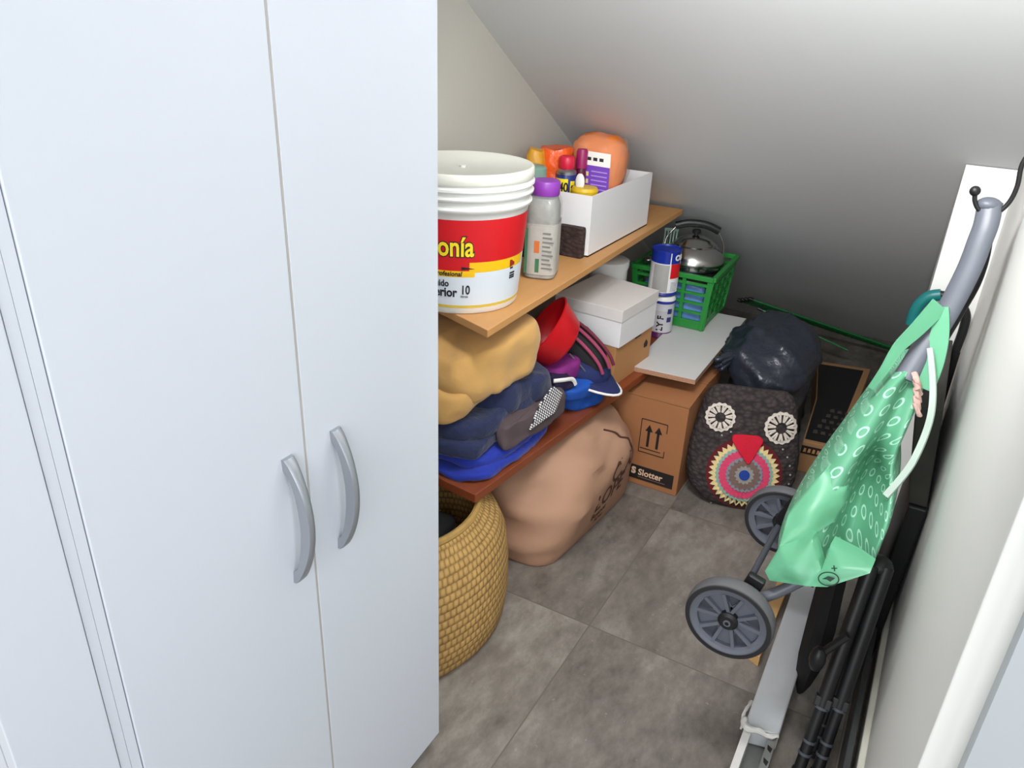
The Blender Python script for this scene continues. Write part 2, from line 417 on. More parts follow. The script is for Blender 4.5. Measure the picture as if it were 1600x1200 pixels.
shell(.098, .121, M('label_yellow', (240, 190, 20), .4, var=0), 'yellow_label', pb, .0009, a0=-50, a1=14)
shell(.100, .122, RED, 'red_label', pb, .0008, a0=-180, a1=-49)
shell(.088, .102, M('label_yellow', (240, 190, 20)), 'yellow_label', pb, .0010, a0=-100, a1=-45)
shell(.022, .098, M('label_white', (214, 222, 230), .4, var=0), 'white_label', pb)
shell(.016, .022, M('label_gold', (214, 184, 60), .4, var=0), 'gold_line', pb)
def on_pail(a_right, z0, o=.0012):
    ar = math.radians(a_right)
    def wfun(u, v, d):
        z = z0+v; r = rz(z)+o+d; a = ar+u/.14
        return bc+Vector((r*math.cos(a), r*math.sin(a), z))
    return wfun
YEL = M('label_text_yellow', (246, 220, 40), .4, var=0)
NAVY_INK = M('dark_ink', (30, 28, 40), .5, var=0)
text('brand_lettering', 'onía', NAVY_INK, pb, size=.062, warp=on_pail(-77.5, .136, .0012), bold=.0035, sx=.72, depth=.0003)
text('brand_lettering', 'onía', YEL, pb, size=.062, warp=on_pail(-77.5, .136, .002), bold=.0012, sx=.72, depth=.0004)
text('lettering', 'Profesional', NAVY_INK, pb, size=.015, warp=on_pail(-82, .0905), bold=.0004, sx=.92, shear=.2, depth=.0003)
text('lettering', 'líquido', NAVY_INK, pb, size=.021, warp=on_pail(-88, .066), bold=.0005, depth=.0003, sx=.85)
text('lettering', 'Interior', NAVY_INK, pb, size=.029, warp=on_pail(-92.5, .043), bold=.0008, depth=.0003, sx=.85)
text('lettering', '10', NAVY_INK, pb, size=.029, warp=on_pail(-57.5, .049), bold=.0006, depth=.0003, sx=.72)
text('lettering', 'litros', NAVY_INK, pb, size=.008, warp=on_pail(-57.5, .041), depth=.0003)
for zz in (.094, .082, .076, .071): text('lettering', 'aaaa' if zz > .09 else 'mmmm', NAVY_INK, pb, size=.009, warp=on_pail(-7, zz), depth=.0003, sx=.7)
G().slab([on_pail(-8, .108, .0013)(a*.0, 0, 0)+Vector((0, y_, z_)) for a, y_, z_ in ((0, 0, -.008), (0, .018, -.006), (0, .018, .006), (0, 0, .007))], (.001, 0, 0)).out('red_mark', M('dark_red', (150, 30, 20), .5, var=0), pb, smooth=False)
g = G(); P0 = [on_pail(-57, .108, .0013)(u, v, 0) for u, v in ((0, .004), (.028, -.001), (0, -.009+.006))]; g.slab(P0, (.0006, -.0006, 0)).out('black_mark', INK, pb, smooth=False)
lid = G().lathe([(0, .302), (.148, .302), (.1515, .306), (.1555, .306), (.158, .303), (.159, .286), (.157, .283), (.15, .283)], bc, 64, cap0=False, cap1=False).out('lid', M('lid_plastic', (226, 225, 214), .35, var=.03), pb, sharp=60)
G().lathe([(.006, .302), (.008, .306), (0.001, .306)], bc+Vector((.02, -.03, 0)), 12, cap0=False).out('lid_nub', PLAS_W, lid)
# the moulded lugs of the bail on the rim


# ------------------------------------------------------------------ jar with purple cap
jc = Vector((-.862, 1.705, .764))
jr = thing('plastic_jar', jc, 'clear plastic jar with purple cap and printed label beside the paint bucket', 'jar')
def sq(c, rx, ry, z, n=32, p=4, rot=0):
    r = []
    for k in range(n):
        t = 2*PI*k/n; cx, sy = math.cos(t), math.sin(t); d = (abs(cx)**p+abs(sy)**p)**(1/p)
        x, y = rx*cx/d, ry*sy/d; r.append((c[0]+x*math.cos(rot)-y*math.sin(rot), c[1]+x*math.sin(rot)+y*math.cos(rot), c[2]+z))
    return r
CLEAR = M('clear_plastic', (205, 208, 205), .12, var=.03, alpha=.3, spec=.6)
g = G().loft([sq(jc, a, b, z, rot=.3) for a, b, z in ((.036, .042, 0), (.041, .048, .006), (.041, .048, .12), (.042, .05, .16), (.041, .049, .185), (.036, .043, .2), (.033, .036, .206))]); g.out('body', CLEAR, jr)
g = G().loft([sq(jc, .043*k, .050*k, z, rot=.3) for k, z in ((.9, .004), (.9, .15), (.9, .178), (.72, .2))]); g.out('contents', M('grey_contents', (140, 138, 130), .5, var=.75, vs=42, bump=.8, bs=40), jr)
g = G().loft([sq(jc, .0418, .0488, z, rot=.3) for z in (.014, .142)], cap0=False, cap1=False); lb = g.out('label', M('label_grey_white', (176, 172, 164), .5, var=.18, vs=30, bump=.4, bs=30), jr)
ca = math.cos(.3); sa = math.sin(.3)
def jl(u, z, o=.0006): # on the face toward the viewer (local -y)
    return jc+Vector((u*ca+(.0488+o)*sa, u*sa-(.0488+o)*ca, z))
def patch(name, u0, u1, z0, z1, mat, par, o=.0006):
    return G().slab([jl(u0, z0, o), jl(u1, z0, o), jl(u1, z1, o), jl(u0, z1, o)], (0, -.0003, 0)).out(name, mat, par, smooth=False)
patch('green_mark', -.036, -.029, .016, .13, M('dull_green', (60, 110, 80), .5, var=.1), lb)
patch('orange_mark', -.012, .001, .07, .1, M('orange_print', (206, 110, 50), .5, var=.1), lb)
patch('green_mark', -.008, .002, .02, .055, M('dull_green', (60, 110, 80)), lb)
for k in range(9): patch('text_line', .008, .036-.004*(k % 3), .03+k*.011, .034+k*.011, M('grey_ink', (120, 120, 118), .6, var=0), lb)
g = G().lathe([(0, .205), (.034, .205), (.036, .208), (.036, .236), (.033, .240), (0, .240)], jc, 36, cap0=False, cap1=False); g.out('cap', M('purple_cap', (140, 60, 170), .4, var=.05), jr)

# ------------------------------------------------------------------ open white box and what stands in it
z0 = .764
bx0, bx1, by0, by1, bh = -1.03, -.83, 1.924, 2.383, .168
g = G(); tk = .004
for q in ((bx0, bx1, by0, by0+tk), (bx0, bx1, by1-tk, by1), (bx0, bx0+tk, by0+tk, by1-tk), (bx1-tk, bx1, by0+tk, by1-tk)): g.box(*q, z0, z0+bh)
g.box(bx0, bx1, by0, by1, z0, z0+.004)
tag(g.out('open_box', CARD_W, smooth=False), 'open white cardboard box full of kitchen things at the end of the upper shelf', 'box')
g = soft([(-.915, 1.895), (-.836, 1.892), (-.836, 1.918), (-.915, 1.920)], z0, z0+.084, puff=.35, amp=.001, power=6)
tag(g.out('knitted_pouch', m_crochet('brown_knit', (46, 32, 30), (66, 48, 44))), 'dark brown ribbed pouch leaning against the front of the open white box', 'pouch')
# bag of sliced bread
bb = thing('bread_bag', (-.905, 2.2, z0+.004), 'orange bread in a clear plastic bag standing in the open white box', 'food bag')
cB = Vector((-.926, 2.172, 0))
def bread(k):
    return [sq((cB.x, cB.y, 0), a*k, b*k, z, rot=.2, p=3) for a, b, z in ((.06, .09, .77), (.07, .10, .80), (.072, .10, .90), (.085, .10, .95), (.087, .095, 1.0), (.078, .085, 1.035), (.058, .06, 1.055), (.02, .02, 1.060))]
G().loft(bread(.93)).noise(.006, 22, 3).out('bread', M('orange_bread', (226, 118, 22), .8, var=.35, vs=14, bump=.3, bs=40), bb)
fl = G().loft(bread(1.0)).noise(.012, 34, 7); fl.out('wrapper', M('bag_film', (240, 210, 190), .12, var=.1, alpha=.2, spec=.7, bump=.9, bs=26, bd=.01), bb)
lf = Vector((-.878, 2.04, .885)); U_ = Vector((.98, .15, -.05)).normalized(); V_ = Vector((-.08, .12, 1)).normalized()
def lq(u0, u1, v0, v1, o): return [lf+U_*u+V_*v+U_.cross(V_)*o for u, v in ((u0, v0), (u1, v0), (u1, v1), (u0, v1))]
ll = G().slab(lq(-.045, .042, 0, .135, 0), (0, .002, 0)).out('label', M('label_purple', (112, 60, 176), .4, var=.06), bb, smooth=False)
G().slab(lq(-.047, .044, .105, .142, .0008), (0, .001, 0)).out('white_label', WHITE_INK, ll, smooth=False)
for k in range(3): G().slab(lq(-.024+.018*k, -.012+.018*k, .118, .127, .001), (0, .0006, 0)).out('printed_mark', INK, ll, smooth=False)
for k in range(4): G().slab(lq(-.04, -.018, .075-.02*k, .087-.02*k, .0008), (0, .001, 0)).out('printed_line', M('label_cream', (220, 200, 140), .5, var=0), ll, smooth=False)
for k in range(7): G().slab(lq(-.01, .036, .088-.012*k, .091-.012*k, .0008), (0, .001, 0)).out('printed_line', M('lilac_ink', (170, 140, 210), .5, var=0), ll, smooth=False)
# spray can of lubricant
wc = Vector((-.942, 1.985, z0+.004))
wc_ = thing('spray_can', wc, 'small blue and yellow oil spray can with red cap in the open white box', 'can')
G().lathe([(0, 0), (.028, 0), (.028, .205), (.026, .21), (.018, .216), (.012, .219), (0, .219)], wc, 32, cap0=False, cap1=False).out('body', M('can_blue', (34, 46, 120), .3, var=.03), wc_)
G().lathe([(.0287, .202), (.0287, .210), (.02, .217)], wc, 32, cap0=False, cap1=False).out('rim', METAL, wc_)
def cyl_shell(c, r, a0, a1, z0_, z1_, mat, name, par, n=20):
    return G().loft([[c+Vector((r*math.cos(math.radians(a0+(a1-a0)*k/n)), r*math.sin(math.radians(a0+(a1-a0)*k/n)), z)) for k in range(n+1)] for z in (z0_, z1_)], False, False, False).out(name, mat, par)
cyl_shell(wc, .0284, -140, -52, .148, .192, YEL, 'yellow_label', wc_)
cyl_shell(wc, .0284, -38, -2, .155, .186, YEL, 'yellow_label', wc_)
def on_can(c, r, a_deg, zz): return lambda u, v, d: c+Vector(((r+d)*math.cos(math.radians(a_deg)+u/r), (r+d)*math.sin(math.radians(a_deg)+u/r), zz+v))
text('lettering', '-40', INK, wc_, size=.036, warp=on_can(wc, .0288, -118, .157), bold=.001, sx=.72, depth=.0003)
text('lettering', '40', INK, wc_, size=.012, warp=on_can(wc, .0288, -33, .166), bold=.0008, sx=.7, depth=.0003)
# others in the box
def bag(name, c, rx, ry, h, mat, label, cat, seed, top=.3):
    c = Vector(c); rings = [sq(c, rx*k, ry*k, h*z, p=2.6, rot=seed) for k, z in ((.75, 0), (.95, .08), (1, .3), (.95, .6), (.8, .8), (.5+top*.4, .93), (top, 1))]
    return tag(G().loft(rings).noise(.008, 30, seed).out(name, mat), label, cat)
bag('snack_bag', (-1.0, 2.025, z0+.004), .056, .06, .262, M('orange_foil', (232, 92, 28), .3, var=.25, vs=30, bump=.6, bs=30, bd=.01), 'crumpled bright orange foil packet in the open white box', 'packet', 2, .75)
bag('food_packet', (-1.03, 1.965, z0+.004), .035, .035, .262, M('mustard_foil', (216, 156, 44), .4, var=.15, bump=.4, bs=25, bd=.01), 'mustard yellow packet at the left end of the open white box', 'packet', 5, .6)
mb = Vector((-.918, 2.03, z0+.004))
mk = thing('marker_bottle', mb, 'slim maroon bottle with magenta cap standing in the open white box', 'bottle')
G().lathe([(0, 0), (.013, 0), (.015, .004), (.015, .20), (.012, .215), (0, .215)], mb, 20, cap0=False, cap1=False).out('body', M('maroon_plastic', (86, 20, 44), .35, var=.05), mk)
G().lathe([(.016, .215), (.016, .26), (.013, .266), (0, .266)], mb, 20, cap1=False).out('cap', M('magenta_cap', (150, 26, 90), .4, var=.05), mk)
G().lathe([(.021, .217), (.022, .219), (.022, .245), (.018, .25), (0, .251)], wc, 24, cap0=False, cap1=False).out('cap', M('crimson_cap', (206, 26, 60), .4, var=.05), wc_)
sp = thing('plastic_spoon', (-.895, 1.985, z0+.004), 'white plastic spoon standing upright in front of the spray can', 'spoon')
g = G().ball((-.888, 1.962, .957), (.014, .006, .024)); g.out('bowl', PLAS_W, sp)
G().tube([(-.893, 1.985, .77), (-.889, 1.968, .87), (-.886, 1.957, .93)], .003, 8, 3).out('handle', PLAS_W, sp)
tag(G().lathe([(0, 0), (.034, 0), (.036, .16), (.038, .168), (.034, .176), (0, .178)], (-.876, 1.971, z0+.004), 28, cap0=False, cap1=False).out('yellow_tub', M('yellow_lid', (214, 176, 30), .45, var=.05)), 'tub with flat yellow lid at the front corner of the open white box', 'tub')
tag(G().lathe([(0, 0), (.04, 0), (.041, .19), (.042, .20), (.042, .235), (.036, .24), (.0, .24)], (-.985, 1.855, z0), 28, cap0=False, cap1=False).out('storage_jar', bands('green_black_jar', [(0, (30, 32, 36)), (.195, (128, 160, 146))])), 'dark jar with pale green top half hidden behind the paint bucket', 'jar')

# ------------------------------------------------------------------ lower shelf: shoe box, small carton, tins, tub
SH = .37
sb = thing('small_carton', (-.83, 2.09, SH), 'small brown cardboard carton under the white shoe box', 'box')
G().prism([(-.733, 1.965), (-.713, 2.215), (-.93, 2.25), (-.95, 1.985)], SH, SH+.13).out('body', CARD_L, sb, smooth=False, bevel=.0015)
G().slab([(-.7165, 2.165, SH+.065), (-.714, 2.185, SH+.065), (-.714, 2.187, SH+.078), (-.7155, 2.176, SH+.09), (-.7168, 2.163, SH+.078)], (.001, 0, 0)).out('printed_symbol', INK, sb, smooth=False)
G().slab([(-.7225, 2.09, SH+.118), (-.7195, 2.13, SH+.118), (-.7195, 2.13, SH+.128), (-.7225, 2.09, SH+.124)], (.0012, 0, 0)).out('hand_hole', INK, sb, smooth=False)
zb = SH+.131
sx = thing('shoe_box', (-.83, 2.08, zb), 'white shoe box with lid stacked on the small brown carton', 'box')
def rect(o, u, v, a, b): o = Vector(o); return [o, o+Vector(u)*a, o+Vector(u)*a+Vector(v)*b, o+Vector(v)*b]
q = [(-.724, 1.962), (-.704, 2.2), (-.925, 2.245), (-.945, 1.982)]
G().prism(q, zb, zb+.1).out('body', CARD_W, sx, smooth=False, bevel=.001)
cq = Vector((sum(p[0] for p in q)/4, sum(p[1] for p in q)/4)); q2 = [tuple(cq+(Vector(p)-cq)*1.02) for p in q]
G().prism(q2, zb+.08, zb+.116).out('lid', M('grey_white_card', (222, 216, 212), .6, var=.02), sx, smooth=False, bevel=.001)
tc = Vector((-.93, 2.345, SH))
tag(G().lathe([(0, 0), (.055, 0), (.06, .01), (.062, .24), (.066, .25), (.066, .27), (.06, .274), (0, .27)], tc, 36, cap0=False, cap1=False).out('tub', PLAS_W), 'white round tub hidden behind the white shoe box', 'tub')
def tin(name, c, r, h, mat, label, extra=None):
    c = Vector(c); t = thing(name, c, label, 'can')
    G().lathe([(0, 0), (r, 0), (r+.0015, .002), (r+.0015, .005), (r, .007), (r, h-.007), (r+.0015, h-.005), (r+.0015, h), (r-.002, h), (r-.003, h-.004), (0, h-.004)], c, 36, cap0=False, cap1=False).out('body', mat, t)
    return t, c
lt, lc = tin('spray_can', (-.765, 2.462, SH), .04, .135, bands('lower_tin', [(0, (90, 30, 90)), (.022, (190, 188, 192)), (.1, (206, 208, 214)), (.125, (40, 50, 150))]), 'white can with dark lettering standing under the blue and red tin')
text('lettering', 'LY F', INK, lt, size=.03, warp=lambda u, v, d: lc+Vector(((.0405+d)*math.cos(math.radians(-62)-v/.04), (.0405+d)*math.sin(math.radians(-62)-v/.04), .028+u)), bold=.001, depth=.0003)
G().lathe([(.041, .135), (.041, .14), (.035, .15), (.02, .153), (0, .154)], lc, 32, cap0=False, cap1=False).out('lid', PLAS_W, lt)
for k in range(2): cyl_shell(lc, .0406, -45, -20, .06+k*.03, .078+k*.03, M('navy_ink', (40, 44, 110), .5, var=0), 'printed_block', lt)
ut, uc = tin('food_tin', (-.775, 2.462, SH+.155), .049, .155, bands('upper_tin', [(0, (36, 50, 140)), (.012, (226, 226, 226)), (.112, (28, 52, 160))], .3), 'blue white and red tin with grey top stacked beside the green crate')
cyl_shell(uc, .0496, -48, 10, .062, .112, RED, 'red_label', ut)
cyl_shell(uc, .0496, -118, -52, .014, .108, M('silver_label', (170, 168, 164), .5, var=.1, vs=60), 'grey_label', ut)
cyl_shell(uc, .0496, -54, -50, .012, .155, WHITE_INK, 'white_line', ut)
cyl_shell(uc, .0498, -42, -12, .016, .05, M('pale_photo', (196, 198, 200), .5, var=.4, vs=70), 'printed_picture', ut)
text('lettering', 'CO', WHITE_INK, ut, size=.026, warp=on_can(uc, .0497, -35, .124), bold=.0012, depth=.0003)

# white melamine board
bd = thing('melamine_board', (-.64, 2.44, SH+.001), 'white board with chipboard edge lying on the end of the reddish shelf', 'board')
q = [(-.735, 2.112), (-.53, 2.128), (-.537, 2.76), (-.75, 2.75)]
G().prism(q, SH+.001, SH+.016).out('core', CHIP, bd, smooth=False)
G().prism(q, SH+.016, SH+.018).out('surface', MELA, bd, smooth=False)

# ------------------------------------------------------------------ green crate with kettle
CZ = SH+.0185
cx0, cx1, cy0, cy1, ch = -.885, -.640, 2.535, 2.83, .195
cr = thing('plastic_crate', (-.76, 2.68, CZ), 'bright green plastic crate with open lattice sides under the stair slope', 'crate')
CG = M('crate_green', (36, 134, 54), .4, var=.06)
def lattice(name, a, b, out, cols, rows, par):
    """wall from a to b (bottom corners), leaning outwards to the rim"""
    a = Vector(a); b = Vector(b); out = Vector(out)*.022; g = G(); t = (b-a).normalized()
    def pt(u, v): return a.lerp(b, u)+Vector((0, 0, ch*v))+out*v+t*((u-.5)*.03*v)
    vs = [0.02]+[.14+(.78-.14)*k/rows for k in range(rows+1)]+[.97]
    for v in [.03]+[.14+(.86-.14)*k/rows for k in range(rows+1)]: g.obox(pt(0, v), pt(1, v), (0, 0, 1), .009, .008)
    for k in range(cols+1): g.obox(pt(k/cols, 0), pt(k/cols, 1), t, .012 if 0 < k < cols else .02, .009)
    g.obox(pt(0, .08), pt(1, .08), (0, 0, 1), .03, .006)
    return g.out(name, CG, par, smooth=False)
lattice('side', (cx0, cy0, CZ+.002), (cx1, cy0, CZ+.002), (0, -1, 0), 3, 4, cr)
lattice('side', (cx1, cy0, CZ+.002), (cx1-.01, cy1, CZ+.002), (1, 0, 0), 4, 4, cr)
lattice('side', (cx1-.01, cy1, CZ+.002), (cx0, cy1, CZ+.002), (0, 1, 0), 3, 4, cr)
lattice('side', (cx0, cy1, CZ+.002), (cx0, cy0, CZ+.002), (-1, 0, 0), 4, 4, cr)
g = G(); zr = CZ+ch; o2 = .024
P = [(cx0-o2, cy0-o2), (cx1+o2, cy0-o2), (cx1+o2-.01, cy1+o2), (cx0-o2, cy1+o2)]
for i in range(4):
    a = P[i]; b = P[(i+1) % 4]; g.obox((*a, zr), (*b, zr), (0, 0, 1), .016, .016)
g.out('rim', CG, cr, smooth=False, bevel=.002)
G().box(cx0, cx1, cy0, cy1, CZ, CZ+.006).out('base', CG, cr, smooth=False)
tag(soft([(-.875, 2.545), (-.65, 2.545), (-.65, 2.585), (-.875, 2.585)], CZ+.007, CZ+.15, amp=.006, seed=8).out('plastic_bag', M('blue_film', (96, 140, 196), .35, var=.45, vs=30, bump=.4)), 'blue plastic bag showing through the lattice of the green crate', 'bag')
pc = Vector((-.735, 2.66, CZ+.07))
pot = thing('cooking_pot', (-.748, 2.69, CZ+.007), 'dark pot under the steel kettle inside the green crate', 'pot')
kx, ky = -.748, 2.69
G().lathe([(0, 0), (.085, 0), (.095, .01), (.098, .165), (.1, .17), (.095, .171), (.0, .168)], (kx, ky, CZ+.007), 40, cap0=False, cap1=False).out('body', M('dark_enamel', (30, 32, 30), .4, var=.1), pot)
G().tube([(kx-.085, ky-.04, CZ+.15), (kx-.118, ky-.05, CZ+.155), (kx-.125, ky+.0, CZ+.155), (kx-.096, ky+.01, CZ+.15)], .006, 8, 4).out('handle', BLACK, pot)
kb = Vector((kx, ky, CZ+.178))
kt = thing('kettle', kb, 'dented steel kettle with black handle on top of the green crate', 'kettle')
body = G().lathe([(0, 0), (.095, 0), (.108, .006), (.112, .018), (.111, .034), (.102, .056), (.084, .076), (.072, .083), (.07, .081)], kb, 56, cap0=False, cap1=False).out('body', STEEL, kt)
ld = G().lathe([(.076, .081), (.076, .086), (.070, .088), (.055, .102), (.03, .112), (0, .115)], kb, 48, cap0=False, cap1=False).out('lid', STEEL, kt)
G().lathe([(.006, .112), (.008, .118), (.015, .122), (.016, .130), (.012, .135), (0, .137)], kb, 20, cap0=False, cap1=False).out('knob', BLACK, ld)
hd = Vector((.93, .36, 0)).normalized()
G().tube([kb+hd*-.104+Vector((0, 0, .055)), kb+hd*-.1+Vector((0, 0, .1)), kb+hd*-.07+Vector((0, 0, .143))], .0035, 8, 4, ry=.008).out('bracket', STEEL, kt)
G().tube([kb+hd*.104+Vector((0, 0, .055)), kb+hd*.1+Vector((0, 0, .09)), kb+hd*.075+Vector((0, 0, .135))], .0035, 8, 4, ry=.008).out('bracket', STEEL, kt)
G().tube([kb+hd*-.075+Vector((0, 0, .143)), kb+hd*-.03+Vector((0, 0, .155)), kb+hd*.03+Vector((0, 0, .152)), kb+hd*.078+Vector((0, 0, .134))], .014, 12, 6, ry=.011).out('handle', BLACK, kt)
sd = Vector((-.75, -.65, 0)).normalized()
G().tube([kb+sd*.10+Vector((0, 0, .03)), kb+sd*.122+Vector((0, 0, .04)), kb+sd*.146+Vector((0, 0, .07))], .016, 14, 5, taper=.008).out('spout', STEEL, kt)
# utensils in the crate
def utensil(name, a, b, r, mat, label, head=None):
    t = thing(name, a, label, 'utensil'); G().tube([a, b], r, 8, 1).out('handle', mat, t)
    if head: head(t, Vector(b), (Vector(b)-Vector(a)).normalized())
    return t
def slotted(t, p, d):
    g = G(); s_ = Vector((.8, .5, 0)); s_ = (s_-d*s_.dot(d)).normalized()
    for k in range(5):
        a = p+s_*(k-2)*.011; g.obox(a, a+d*.06, s_, .005, .002)
    g.obox(p+s_*-.026, p+s_*.026, d, .01, .003); g.obox(p+d*.06+s_*-.026, p+d*.06+s_*.026, d, .01, .003)
    g.out('blade', M('pale_mint', (170, 205, 190), .4, var=.05), t, smooth=False)
utensil('spatula', (-.865, 2.74, CZ+.01), (-.858, 2.74, CZ+.225), .005, M('pale_mint', (170, 205, 190)), 'pale mint slotted spatula sticking up behind the kettle', slotted)
def ladle(t, p, d): G().ball(p+d*.02, (.022, .022, .01)).out('bowl', METAL, t)
utensil('ladle', (-.862, 2.61, CZ+.01), (-.872, 2.575, CZ+.19), .0035, METAL, 'thin steel ladle resting on the rim of the crate', ladle)

# ------------------------------------------------------------------ folded clothes on the lower shelf
DENIM = M('denim_navy', (28, 37, 74), .9, var=.3, vs=30, bump=.6, bs=45, bd=.008, sheen=.2)
MUST = M('mustard_cotton', (194, 150, 86), .9, var=.07, vs=8, bump=.3, bs=18, bd=.01, sheen=.2)
ROYAL = M('royal_blue_cotton', (20, 46, 158), .85, var=.2, vs=14, bump=.5, bs=30, bd=.008, sheen=.2)
BRIGHT = M('cobalt_fabric', (16, 78, 170), .75, var=.15, bump=.4, bs=20, bd=.01)
TAUPE = M('taupe_fabric', (84, 70, 72), .9, var=.1, bump=.15)
def layers(name, spec, mat, label, cat, seam=None):
    """folded garment: each fold a soft layer in one part mesh"""
    t = thing(name, (spec[0][0][0][0], spec[0][0][0][1], spec[0][1] if not hasattr(spec[0][1], '__len__') else spec[0][1][0]), label, cat, 'folded clothes on the lower shelf')
    for i, (cs, za, zb_, sd_) in enumerate(spec):
        soft(cs, za, zb_, amp=.011, freq=13, seed=sd_, puff=.62, power=4.5).noise(.004, 34, sd_).out('fold', mat, t)
    return t
layers('folded_cloth', [([(-1.06, 1.29), (-.775, 1.275), (-.755, 1.66), (-1.06, 1.7)], SH+.001, SH+.028, 1), ([(-1.06, 1.30), (-.785, 1.29), (-.752, 1.72), (-1.06, 1.7)], SH+.026, SH+.056, 2)], ROYAL, 'royal blue folded cloth at the bottom of the clothes pile', 'clothing')
layers('folded_jeans', [([(-1.06, 1.28), (-.80, 1.268), (-.79, 1.56), (-1.06, 1.6)], SH+.055, SH+.1, 3), ([(-1.06, 1.29), (-.805, 1.28), (-.77, 1.62), (-1.06, 1.66)], SH+.096, SH+.145, 4), ([(-1.06, 1.40), (-.80, 1.40), (-.745, 1.63), (-1.06, 1.66)], SH+.12, SH+.192, 9)], DENIM, 'dark navy folded jeans under the mustard cloth', 'clothing')
th = layers('folded_shirt', [([(-.80, 1.39), (-.762, 1.385), (-.728, 1.66), (-.80, 1.68)], SH+.056, SH+.118, 5)], TAUPE, 'taupe folded garment with white mesh patch beside the jeans', 'clothing')
G().slab([(-.745, 1.46, SH+.088), (-.729, 1.56, SH+.098), (-.732, 1.60, SH+.135), (-.745, 1.575, SH+.16), (-.752, 1.52, SH+.13)], (.004, 0, 0)).out('mesh_patch', m_net('white_net', (225, 222, 220), (40, 40, 50)), th, smooth=False)
mu = layers('folded_cloth', [([(-1.05, 1.27), (-.838, 1.262), (-.80, 1.42), (-1.05, 1.44)], (SH+.146, SH+.138, SH+.2, SH+.2), (SH+.23, SH+.215, SH+.29, SH+.29), 21), ([(-1.05, 1.29), (-.825, 1.278), (-.752, 1.57), (-1.05, 1.62)], (SH+.19, SH+.185, SH+.21, SH+.208), (SH+.31, SH+.29, SH+.345, SH+.35), 6)], MUST, 'mustard yellow folded cloth on top of the clothes pile', 'clothing')
layers('folded_shorts', [([(-1.04, 1.745), (-.752, 1.735), (-.70, 1.88), (-1.04, 1.9)], SH+.001, SH+.055, 7), ([(-1.0, 1.71), (-.745, 1.68), (-.705, 1.86), (-1.0, 1.87)], SH+.05, SH+.095, 11)], BRIGHT, 'bright cobalt blue folded garment in front of the caps', 'clothing')
pp = layers('folded_swimsuit', [([(-.86, 1.66), (-.765, 1.645), (-.745, 1.72), (-.85, 1.74)], SH+.094, SH+.135, 12)], M('dark_purple_fabric', (36, 26, 62), .7, var=.1), 'dark purple garment with white stripe between jeans and blue cloth', 'clothing')
G().tube([(-.775, 1.642, SH+.138), (-.757, 1.665, SH+.137), (-.747, 1.70, SH+.128), (-.743, 1.715, SH+.108)], .006, 8, 4, ry=.003).out('white_stripe', WHITE_INK, pp)
tag(soft([(-.98, 1.68), (-.775, 1.68), (-.76, 1.82), (-.98, 1.84)], SH+.092, SH+.15, amp=.008, seed=14).out('scarf', M('magenta_fabric', (130, 34, 120), .8, var=.3, vs=30)), 'magenta and purple scarf under the red bowl', 'clothing')
# red bowl
rb = G().lathe([(0, 0), (.055, 0), (.075, .012), (.098, .075), (.102, .08), (.098, .082), (.092, .076), (.07, .018), (0, .014)], (0, 0, 0), 48, cap0=False, cap1=False)
ax = Vector((-.70, -.42, .60)).normalized()
rb.xf(Matrix.Translation((-.795, 1.74, SH+.20)) @ ax.to_track_quat('Z', 'Y').to_matrix().to_4x4())
rbt = rb.out('bowl', RED, sharp=60)
tag(rbt, 'red plastic bowl tipped on its side behind the mustard cloth', 'bowl')
# two caps nested
def cap(name, c, tilt, mat, brim_mat, label, seed, edge=None):
    t = thing(name, c, label, 'cap'); c = Vector(c)
    R_ = Matrix.Translation(c) @ Matrix.Rotation(tilt[2], 4, 'Z') @ Matrix.Rotation(tilt[0], 4, 'X') @ Matrix.Rotation(tilt[1], 4, 'Y')
    rings = [[(rr*.095*math.cos(2*PI*k/28), rr*.08*math.sin(2*PI*k/28), hh*.1) for k in range(28)] for rr, hh in ((1, 0), (1, .12), (.93, .28), (.75, .40), (.45, .47), (.1, .5))]
    G().loft(rings, True, False, True).xf(R_).out('crown', mat, t)
    g = G(); n = 14; ro = []; 
    rings = []
    for s_, zz in ((0, 0), (.5, .006), (1, -.004)):
        rings.append([((.088+.068*s_*math.cos(a)**.6)*math.cos(a) if math.cos(a) > 0 else 0, (.078)*math.sin(a)*(1-.02*s_), zz-.012*math.sin(a)**2*s_) for a in [-1.45+2.9*k/n for k in range(n+1)]])
    top = rings; bot = [[(p[0], p[1], p[2]-.003) for p in r] for r in rings]
    g.loft(top, False, False, False); g.loft(bot, False, False, False); g.loft([top[2], bot[2]], False, False, False)
    g.xf(R_).out('brim', brim_mat, t)
    if edge:
        G().tube([Vector(p) for p in rings[2]], .0035, 8, 1).xf(R_).out('brim_edge', edge, t)
    return t
cap('baseball_cap', (-.795, 1.855, SH+.093), (-.1, .14, -.35), M('navy_cap', (24, 34, 84), .85, var=.1), M('navy_cap', (24, 34, 84)), 'navy cap with white edged brim at the front of the shelf', 1, WHITE_INK)
pou = thing('zip_pouch', (-.80, 1.9, SH+.1), 'black pouch with pink piping lying over the navy cap', 'pouch')
PNK = M('pink_piping', (150, 56, 88), .7, var=.15)
def arc(o): return [(-.862+o[0], 1.825+o[1], SH+.205+o[2]), (-.820+o[0], 1.82+o[1], SH+.195+o[2]), (-.768+o[0], 1.818+o[1], SH+.165+o[2]), (-.728+o[0], 1.82+o[1], SH+.128+o[2]), (-.712+o[0], 1.824+o[1], SH+.096+o[2])]
rings = []
